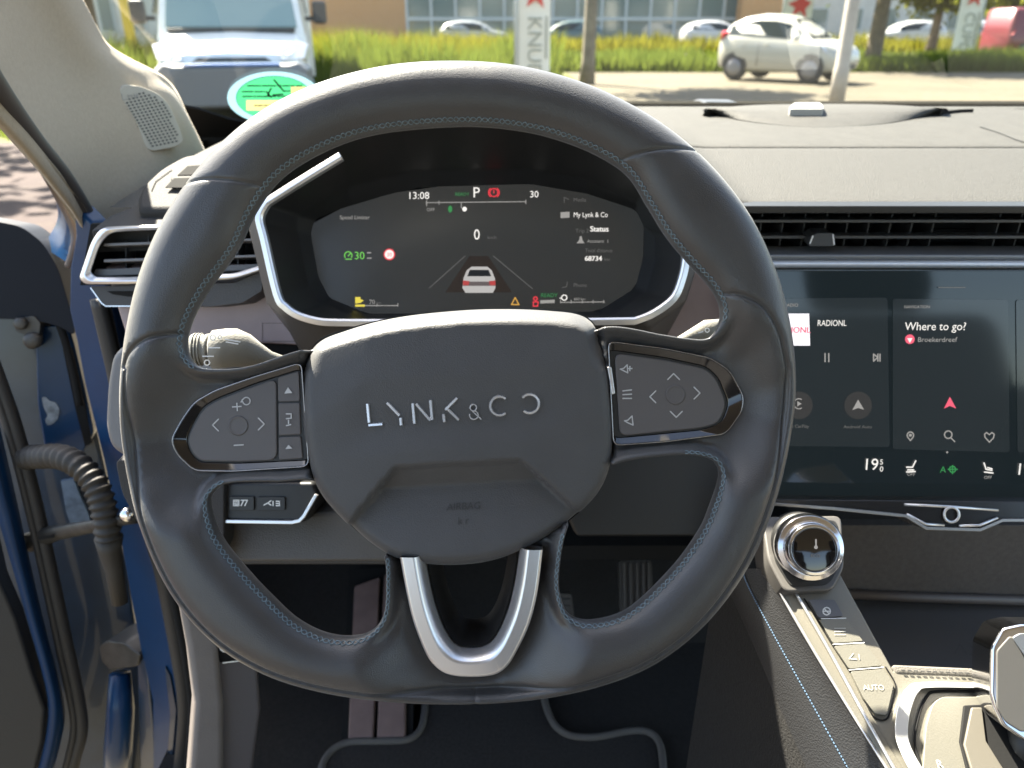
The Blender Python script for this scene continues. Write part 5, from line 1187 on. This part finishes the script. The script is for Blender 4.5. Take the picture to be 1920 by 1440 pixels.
tube('pedal_arm', [B1.at(1005, 1118, -0.012), B1.at(1005, 1000, -0.03), B1.at(1005, 850, -0.02)], 0.008, BLACK, bk, 8)
A1 = Plane(P(1195, 1110, 0.98), (0, -0.80, 0.6))
ac = thing('accelerator_pedal', A1.at(1195, 1200), 'black ribbed accelerator pedal right of the brake pedal', 'pedal')
prism('pedal_pad', A1.pts(rounded([(1160,1050),(1222,1050),(1228,1220),(1165,1220)], 3, 8)), -A1.n * 0.012, MATS['pedal_rubber'], ac, b=0.003)
for xx in (1168, 1180, 1192, 1204, 1214): prism('pedal_rib', A1.pts([(xx,1056),(xx + 5,1056),(xx + 7,1214),(xx + 2,1214)], 0.004), -A1.n * 0.004, mat('rib_rubber', (0.06, 0.056, 0.054), 0.55), ac)
# ================================================================== STEERING WHEEL
WD = 0.42                                   # distance of the wheel plane
NW = -FW                                    # the wheel faces the camera: its plane is parallel to the picture
MPP = WD / FPX                              # metres per pixel in the wheel plane
def wp(px, py, h=0.0, ref=0.0):             # a point h metres proud of the wheel plane, laid out at height ref
    return P(px, py, WD - ref) + NW * (h - ref)
DH = -0.012                                 # hub, switches and spokes sit back from the rim (dished wheel)
def wq(px, py, h=0.0, ref=0.0): return wp(px, py, h + DH, ref + DH)
OUTER = [(860,117),(980,127),(1100,160),(1215,217),(1310,290),(1388,380),(1440,475),(1474,580),(1490,700),(1482,810),(1452,940),(1402,1060),
         (1325,1165),(1232,1240),(1130,1283),(1010,1309),(890,1319),(760,1316),(620,1299),(500,1263),(400,1200),(322,1108),(266,985),(235,850),
         (228,740),(240,620),(270,500),(322,390),(400,288),(490,212),(600,158),(730,125)]
HOLE_A = [(885,236),(979,245),(1049,262),(1120,291),(1176,329),(1214,388),(1249,444),(1287,490),(1330,538),(1349,575),(1347,607),(1327,634),(1285,634),
          (1240,627),(1140,612),(1050,640),(860,640),(650,650),(570,655),(470,686),(410,692),(371,686),(351,656),(356,612),(388,548),(443,472),(479,398),(524,337),
          (590,292),(674,258),(768,242)]
HOLE_B = [(394,945),(405,918),(436,905),(520,903),(600,906),(660,975),(716,1030),(724,1100),(716,1160),(680,1190),(620,1190),(560,1163),(505,1113),(456,1060),(414,1004)]
HOLE_C = [(1345,905),(1346,878),(1327,859),(1273,853),(1160,868),(1110,905),(1064,990),(1048,1080),(1055,1130),(1073,1156),(1115,1162),(1180,1140),(1260,1064),(1310,995),(1330,950)]
HOLE_D = [(765,1040),(776,1110),(790,1165),(816,1222),(846,1250),(882,1256),(920,1251),(948,1222),(978,1170),(993,1110),(1003,1036)]
oc, ha, hb, hc, hd = [cat(c, 8) for c in (OUTER, HOLE_A, HOLE_B, HOLE_C, HOLE_D)]
HUB = [(577,640),(640,612),(740,588),(860,575),(952,572),(1035,575),(1092,583),(1122,606),(1134,650),(1146,727),(1152,821),(1140,896),(1102,952),(1027,1009),(934,1052),
       (840,1064),(750,1053),(690,1022),(634,973),(589,915),(569,840),(561,770),(561,700)]
hubc = cat(HUB, 6)
TRIM_L = [(566,680),(480,706),(405,732),(366,754),(342,788),(322,825),(334,852),(366,882),(440,883),(580,874)]
PAN_L = [(566,692),(480,719),(405,748),(378,764),(358,800),(348,826),(358,852),(374,866),(440,868),(580,862)]
TRIM_R = [(1140,640),(1247,654),(1330,671),(1366,694),(1393,743),(1390,770),(1360,813),(1247,828),(1150,835)]
PAN_R = [(1140,656),(1247,671),(1325,688),(1347,708),(1367,757),(1352,795),(1313,806),(1247,812),(1150,821)]
SILV_O = [(750,1044),(762,1110),(775,1165),(797,1222),(814,1247),(840,1264),(882,1269),(926,1265),(950,1250),(966,1226),(992,1172),(1008,1110),(1018,1030)]
SILV_I = [(796,1044),(808,1110),(822,1160),(838,1196),(856,1217),(882,1222),(910,1217),(930,1196),(950,1150),(964,1090),(972,1030)]
# groove between the front leather panel and the back band
ocr = resample(oc, 4.0)
tt = np.roll(ocr, -1, axis=0) - np.roll(ocr, 1, axis=0); tt /= np.linalg.norm(tt, axis=1)[:, None]
inn = ocr + np.stack([-tt[:, 1], tt[:, 0]], 1) * 21
if np.linalg.norm(inn[0] - np.array([860, 720])) > np.linalg.norm(ocr[0] - np.array([860, 720])):
    inn = ocr - np.stack([-tt[:, 1], tt[:, 0]], 1) * 21
low = [tuple(q) for q in inn if q[1] > 690]
k0 = max(range(len(low) - 1), key=lambda i: math.dist(low[i], low[i + 1]))
low = low[k0 + 1:] + low[:k0 + 1] if math.dist(low[k0], low[k0 + 1]) > 100 else low
if low[0][0] < low[-1][0]: low = low[::-1]
GROOVE = np.array([tuple(q) for q in cat([(1352,553),(1385,560),(1420,582),(1448,625),(1462,670)], 8, False)] + low +
                  [tuple(q) for q in cat([(247,690),(258,665),(285,642),(320,630),(357,627)], 8, False)])
SEAM1 = cat([(346,351),(420,347),(497,355)], 8, False)
SEAM2 = cat([(1162,306),(1230,293),(1314,288)], 8, False)
SEAM3 = np.array([(889,1297),(891,1321)])
WV, WT, WB, WC = region(oc, [ha, hb, hc, hd], 8.5, 5.0, (0.5, 2, 5, 10, 17), [GROOVE, SEAM1, SEAM2], (0, 3, 6))
def rim_h(V):
    d = pdist(V, WC); Rr = 58.0; T = 0.0135
    x = 1 - np.minimum(d, Rr) / Rr
    h = T * np.sqrt(np.maximum(0, 1 - x * x))
    dp = np.minimum(pdist(V, [hubc]), pdist(V, [np.array(TRIM_L), np.array(TRIM_R), np.array(SILV_O + SILV_I[::-1])]))
    ins = inside(V, hubc); il = inside(V, np.array(TRIM_L)) | inside(V, np.array(TRIM_R)); isv = inside(V, np.array(SILV_O + SILV_I[::-1]))
    dd = np.where(ins | il | isv, 0, dp)
    h = h - 0.0175 * (1 - sst(dd, 0, 125)) * np.minimum(1, pdist(V, WC[:4]) / 24)
    h = h - 0.006 * (il * sst(dp, 0, 8)) - 0.012 * ins
    g = pdist(V, [GROOVE], closed=False)
    h = h - 0.0022 * np.exp(-(g / 3.2) ** 2)
    s = np.minimum(pdist(V, [SEAM1, SEAM2], closed=False), pdist(V, [SEAM3], closed=False))
    h = h - 0.0013 * np.exp(-(s / 2.6) ** 2)
    return np.maximum(h, -0.019), d
wh, wdist = rim_h(WV)
whb = 0.0145 * np.sqrt(np.maximum(0, 1 - (1 - np.minimum(wdist, 58) / 58) ** 2))
WCEN = P(860, 722, WD)
wheel = thing('steering_wheel', WCEN, 'black leather steering wheel with silver lower spoke and pale stitching', 'steering wheel')
front = [wp(x, y, h) for (x, y), h in zip(WV, wh)]
idx = {}; back = []
whb = np.maximum(whb, 0.006 * np.minimum(1, wdist / 12) - wh)
for i, (q, b_, h) in enumerate(zip(WV, WB, whb)):
    if b_: idx[i] = i
    else: idx[i] = len(front) + len(back); back.append(wp(q[0], q[1], -h))
o = mk('rim', front + back, WT + [[idx[f[2]], idx[f[1]], idx[f[0]]] for f in WT], LEATHER, wheel, smooth=True)
fixn(o)
# stitching on the inner edges
def hat(pts):
    return rim_h(np.array(pts))[0]
def stitch(name, line, off, lam=21.0, amp=2.7):
    l = resample(line, 3.0, closed=False); t = np.gradient(l, axis=0); t /= np.linalg.norm(t, axis=1)[:, None] + 1e-9
    nn = np.stack([-t[:, 1], t[:, 0]], 1)
    s = np.arange(len(l)) * 3.0; parts = []
    for ph in (0, math.pi):
        q = l + nn * (off + amp * np.sin(2 * math.pi * s / lam + ph))[:, None]
        h = hat(q) + 0.0004 * np.cos(4 * math.pi * s / lam + ph)
        parts.append(tube_vf([wp(a[0], a[1], b_ + 0.0002) for a, b_ in zip(q, h)], 0.00032, 5))
    V, F = merge(parts)
    return mk(name, V, F, THREAD, wheel, smooth=True, kind='stuff')
def sect(poly, a, b_):
    p = np.array(poly); i = np.argmin(np.linalg.norm(p - np.array(a), axis=1)); j = np.argmin(np.linalg.norm(p - np.array(b_), axis=1))
    return p[i:j] if i < j else np.vstack([p[i:], p[:j]])
def side(poly, hole):      # sign of the offset that leads onto the leather
    l = resample(poly, 3.0, closed=False); t = np.gradient(l, axis=0); t /= np.linalg.norm(t, axis=1)[:, None] + 1e-9
    q = l + np.stack([-t[:, 1], t[:, 0]], 1) * 6
    return -1 if inside(q, hole).mean() > 0.5 else 1
for hole, a, b_ in ((ha, (371, 686), (1347, 607)), (hb, (716, 1045), (430, 907)), (hc, (1060, 1005), (1273, 853))):
    sc_ = sect(hole, a, b_)
    stitch('stitching', sc_, side(sc_, hole) * 5.5)
# ---- airbag cover -------------------------------------------------------------
HR = 0.012                                   # layout height of the cover
HV, HT, HB, HC_ = region(hubc, [], 6.5, 5.0, (0.6, 2.5, 6, 11, 18))
def hub_h(V):
    x, y = V[:, 0], V[:, 1]
    d = pdist(V, HC_)
    Rr = 26.0; q = 1 - np.minimum(d, Rr) / Rr
    h = 0.008 * (np.sqrt(np.maximum(0, 1 - q * q)) - 1)
    topd = np.clip((700 - y) / 60, 0, 1)                       # chamfered upper edge
    h -= topd * 0.011 * np.clip(1 - d / 31, 0, 1)
    h += 0.0045 * (1 - ((x - 858) / 320) ** 2 * 0.8 - ((y - 810) / 280) ** 2 * 0.6)
    l1 = 700 - (x - 850) * 0.06 + np.maximum(0, 690 - x) * 0.75 - np.maximum(0, x - 1035) * 0.45   # upper crease
    up = np.maximum(0, l1 - y)
    sm = lambda v, k: np.where(v < k, v * v / (2 * k), v - k / 2)
    h -= 0.000020 * sm(up, 14)
    l2 = 838 - (x - 850) * 0.1 - np.maximum(0, x - 1000) * 0.35
    band = sst(y - l1, -8, 22) * (1 - sst(y - l2, -60, 6))
    h -= 0.0026 * band * (1 - sst(np.abs(x - 855), 150, 270)) * np.clip((y - l1) / 130, 0, 1)
    # scoop under the lettering
    ty = 868 - (x - 860) * 0.055
    lx = 744 - (y - 876) * 0.84; rx = 973 + (y - 860) * 1.1
    ins = np.minimum(np.minimum(sst(y - ty, -2, 5), sst(x - lx, -4, 4)), sst(rx - x, -6, 6))
    dep = 0.0075 * np.where(y - ty < 42, np.clip((y - ty) / 42, 0, 1), np.clip(1 - (y - ty - 42) / 130, 0, 1)) + 0.0030 * np.clip(1 - (y - ty) / 150, 0, 1)
    h -= ins * np.maximum(dep, 0)
    return h
hh = hub_h(HV)
cover = mk('airbag_cover', [wq(x, y, 0.011 + h, HR) for (x, y), h in zip(HV, hh)], HT, HUBPL, wheel, smooth=True)
fixn(cover)
loopb = HC_[0]; hb0 = hub_h(loopb)
loft('cover_side', [[wq(x, y, 0.011 + h, HR) for (x, y), h in zip(loopb, hb0)],
                    [wq(x, y, -0.004, HR) for x, y in loopb], [wq(860 + (x - 860) * 0.97, 820 + (y - 820) * 0.97, -0.018, HR) for x, y in loopb]], HUBPL, wheel)
lip = [(860 + (x - 860) * (1.012 if y > 760 else 0.99), 815 + (y - 815) * (1.014 if y > 815 else 0.95)) for x, y in loopb]
def zl(y): return -0.0005 - 0.014 * float(np.clip((860 - y) / 120, 0, 1))
loft('cover_bezel', [[wq(860 + (x - 860) * 0.97, 815 + (y - 815) * 0.97, zl(y), HR) for x, y in lip], [wq(x, y, zl(y), HR) for x, y in lip],
                     [wq(x, y, zl(y) - 0.005, HR) for x, y in lip], [wq(860 + (x - 860) * 0.94, 820 + (y - 820) * 0.94, -0.03, HR) for x, y in lip]], PIANO, wheel, cap=(False, True))
# emblem letters, chrome, each its own piece
def letter(lines, wpx=7.6):
    parts = []
    for L in lines:
        a = np.array(L, float); t = np.gradient(a, axis=0) if len(a) > 2 else np.repeat([a[1] - a[0]], 2, 0)
        t = t / (np.linalg.norm(t, axis=1)[:, None] + 1e-9); n_ = np.stack([-t[:, 1], t[:, 0]], 1)
        l = a + n_ * wpx / 2; r_ = a - n_ * wpx / 2; c_ = a
        hl = hub_h(np.vstack([l, r_, c_])); k = len(a)
        rings = []
        for i in range(k):
            rings.append([wq(*l[i], 0.0105 + hl[i], HR), wq(*(l[i] * .75 + r_[i] * .25), 0.0123 + hl[2 * k + i], HR),
                          wq(*(l[i] * .25 + r_[i] * .75), 0.0123 + hl[2 * k + i], HR), wq(*r_[i], 0.0105 + hl[k + i], HR)])
        V = [p for g in rings for p in g]
        F = [[i * 4 + j, i * 4 + j + 1, i * 4 + 4 + j + 1, i * 4 + 4 + j] for i in range(k - 1) for j in range(3)]
        F += [[0, 1, 2, 3], [(k - 1) * 4 + j for j in (3, 2, 1, 0)]]
        parts.append((V, F))
    V, F = merge(parts)
    o = fixn(mk('emblem_letter', V, F, LETTERM, cover))
    return o
def arc(cx, cy, r, a0, a1, n=14): return [(cx + r * math.cos(R(a0 + (a1 - a0) * i / n)), cy - r * math.sin(R(a0 + (a1 - a0) * i / n))) for i in range(n + 1)]
letter([[(690,757),(693,792)], [(692,797),(718,795)]])
letter([[(727,755),(750,779)], [(752,783),(753,797)]])
letter([[(775,756),(778,794)], [(781,757),(808,788)], [(808,750),(811,787)]])
letter([[(858,746),(836,768)], [(832,776),(834,791)], [(840,767),(861,787)]])
letter([arc(888,764,6,-60,290), arc(889,778,8,110,-200), [(886,770),(903,786)]], 4.2)
letter([arc(937,761,17.5,50,310)], 7)
letter([arc(993,757,17.5,140,-130)], 7)
hpl = Plane(wq(860, 950, 0.0125, HR), NW, 3.0)
AIRB = mat('embossed_text', (0.035, 0.035, 0.036), 0.5)
def wrap_text(s, px, py, hpx, m, parent, name):
    V, F = text_mesh(s); k = hpx / 0.7; w_ = max(v[0] for v in V); a = R(3.0)
    q = np.array([(px + ((v[0] - w_ / 2) * math.cos(a) + v[1] * math.sin(a)) * k, py - (v[1] * math.cos(a) + (v[0] - w_ / 2) * math.sin(a)) * k) for v in V])
    h = hub_h(q); return mk(name, [wq(x, y, 0.0114 + z, HR) for (x, y), z in zip(q, h)], F, m, parent)
wrap_text('AIRBAG', 868, 957, 13, AIRB, cover, 'airbag_lettering')
wrap_text('k r', 868, 983, 13, AIRB, cover, 'airbag_symbol')
# ---- switch panels ------------------------------------------------------------
BR = 0.008
BPL = Plane(wq(860, 780, BR), NW, 3.7)
def ring_piece(name, outer, inner, h0, h1, m, parent, b=0.0008, edge=0.0):
    n = len(outer)
    return loft(name, [[wq(*q, h0, BR) for q in outer], [wq(*q, h1, BR) for q in outer], [wq(*q, h1 - edge, BR) for q in inner], [wq(*q, h0, BR) for q in inner]], m, parent, smooth=False, b=b)
def resamp_pair(a, b_, n=60): return [tuple(q) for q in resample(a, 1e9 if False else np.sum(np.linalg.norm(np.diff(np.vstack([a, a[:1]]), axis=0), axis=1)) / n)][:n], \
    [tuple(q) for q in resample(b_, np.sum(np.linalg.norm(np.diff(np.vstack([b_, b_[:1]]), axis=0), axis=1)) / n)][:n]
def inset(poly, d):
    a = np.array(poly, float); c = a.mean(0); return [tuple(q + (c - q) / np.linalg.norm(c - q) * d) for q in a]
for nm, tr, pn in (('L', TRIM_L, PAN_L), ('R', TRIM_R, PAN_R)):
    to = rounded(tr, 4, 14); ti = rounded(pn, 4, 14)
    ring_piece('switch_trim', to, ti, 0.000, 0.0098, PIANO, wheel, 0.0008, 0.0028)
    # bright outer edge line
    tube('switch_trim_edge', [wq(x, y, 0.0092, BR) for x, y in to], 0.00032, mat('trim_edge', (0.4, 0.38, 0.38), 0.25, metal=1.0), wheel, 6, closed=True)
    prism('switch_base', [wq(*q, 0.0068, BR) for q in ti], NW * -0.006, BLACK, wheel)
def pad(poly, h, m=PAD, r=8):
    o = prism('switch_pad', [wq(*q, h, BR) for q in rounded(poly, 4, r)], NW * -0.003, m, wheel, b=0.0007)
    return o
padL = pad([(518,709),(480,723),(408,750),(381,767),(361,802),(352,826),(361,850),(376,864),(440,866),(519,863)], 0.0082, r=16)
for q in ([(521,708),(560,696),(562,752),(521,753)], [(521,756),(562,755),(564,815),(522,817)], [(522,820),(564,818),(568,860),(522,863)]): pad(q, 0.0078, r=4)
padR = pad([(1152,662),(1247,675),(1322,691),(1343,710),(1362,757),(1348,793),(1312,803),(1247,809),(1162,818)], 0.0082, r=16)
for (cx, cy, pd_) in ((447,798,padL), (1266,740,padR)):
    lathe('centre_dimple', wq(cx, cy, 0.0083, BR), NW, [(0.0052, -0.001), (0.0055, 0.0002), (0.0048, 0.0004), (0.0038, -0.0003), (0.001, -0.0006)], PAD, wheel, 24)
def chev(cx, cy, s, d):
    ox = {'l': [(s * .5, -s), (-s * .5, 0), (s * .5, s)], 'r': [(-s * .5, -s), (s * .5, 0), (-s * .5, s)], 'u': [(-s, s * .5), (0, -s * .5), (s, s * .5)], 'd': [(-s, -s * .5), (0, s * .5), (s, -s * .5)]}[d]
    return [(cx + a, cy + b_) for a, b_ in ox]
icL = [chev(404,797,11,'l'), chev(490,795,11,'r'), [(436,763),(452,762)], [(444,756),(445,770)], ringl(462,752,7,12,150,-170), [(455,749),(452,754)], [(439,835),(456,834)]]
strokes('switch_icons', BPL, icL, 2.2, ICON, padL, 0.0006)
patch('up_triangle', BPL, [(533,738),(548,737),(540,726)], ICON, padL, 0.0006)
patch('down_triangle', BPL, [(535,842),(548,841),(541,834)], ICON, padL, 0.0006)
strokes('lane_icon', BPL, [[(537,776),(546,776),(546,784),(537,785)], [(541,788),(541,794)], [(537,798),(545,796)]], 2.2, ICON, padL, 0.0006)
icR = [chev(1224,744,11,'l'), chev(1307,737,11,'r'), chev(1263,706,11,'u'), chev(1268,777,11,'d'),
       [(1163,692),(1169,691),(1176,684),(1177,699),(1169,695),(1163,692)], [(1181,687),(1181,695)], [(1178,691),(1185,691)],
       [(1168,733),(1184,731)], [(1168,740),(1184,739)], [(1168,747),(1184,747)],
       [(1171,789),(1177,788),(1185,780),(1187,797),(1178,793),(1171,789)]]
strokes('switch_icons', BPL, icR, 2.2, ICON, padR, 0.0006)
prism('hub_clip', [wq(*q, 0.0095, BR) for q in ((1138,688),(1146,688),(1153,738),(1147,740))], NW * -0.008, SILVER, wheel, b=0.0005)
def wt(px, py, h=0.0, ref=0.0): return wp(px, py, h - 0.006, ref - 0.006)
# ---- silver U trim ------------------------------------------------------------
so_ = cat(SILV_O, 6, False); si_ = cat(SILV_I, 6, False)
k = 60
so_ = resample(so_, 1, closed=False); si_ = resample(si_, 1, closed=False)
so_ = so_[np.linspace(0, len(so_) - 1, k).astype(int)]; si_ = si_[np.linspace(0, len(si_) - 1, k).astype(int)]
rings = []
for a, b_ in zip(so_, si_):
    mid = a * 0.42 + b_ * 0.58
    rings.append([wt(*a, 0.004, BR), wt(*a, 0.0088, BR), wt(*(a * .9 + b_ * .1), 0.0098, BR), wt(*mid, 0.0102, BR), wt(*(a * .34 + b_ * .66), 0.0095, BR), wt(*(a * .08 + b_ * .92), 0.003, BR), wt(*b_, -0.012, BR), wt(*a, -0.004, BR)])
o = loft('spoke_trim', rings, SILVER, wheel, smooth=False, b=0.0006)
rings = [[wt(*b_, 0.0, BR), wt(*(b_ + (np.array([884, 1100]) - b_) * 0.02), -0.002, BR), wt(*(b_ + (np.array([884, 1110]) - b_) * 0.20), -0.03, BR)] for b_ in si_]
loft('spoke_trim_inner', rings, BLACK, wheel, closed=False)
# steering column shroud behind the hub
WLs = P(860, 800, WD)
sh = []
for d_, sc_ in ((0.468, 1.0), (0.50, 1.05), (0.60, 1.15)):
    sh.append([P(860 + x * sc_, 800 + y * sc_, d_) for x, y in circ(0, 0, 170, 24, ry=150)])
col_ = loft('column_shroud', sh, BLACK, None, cap=(True, True))
tag(col_, 'black plastic steering column shroud behind the steering wheel hub', 'column shroud')
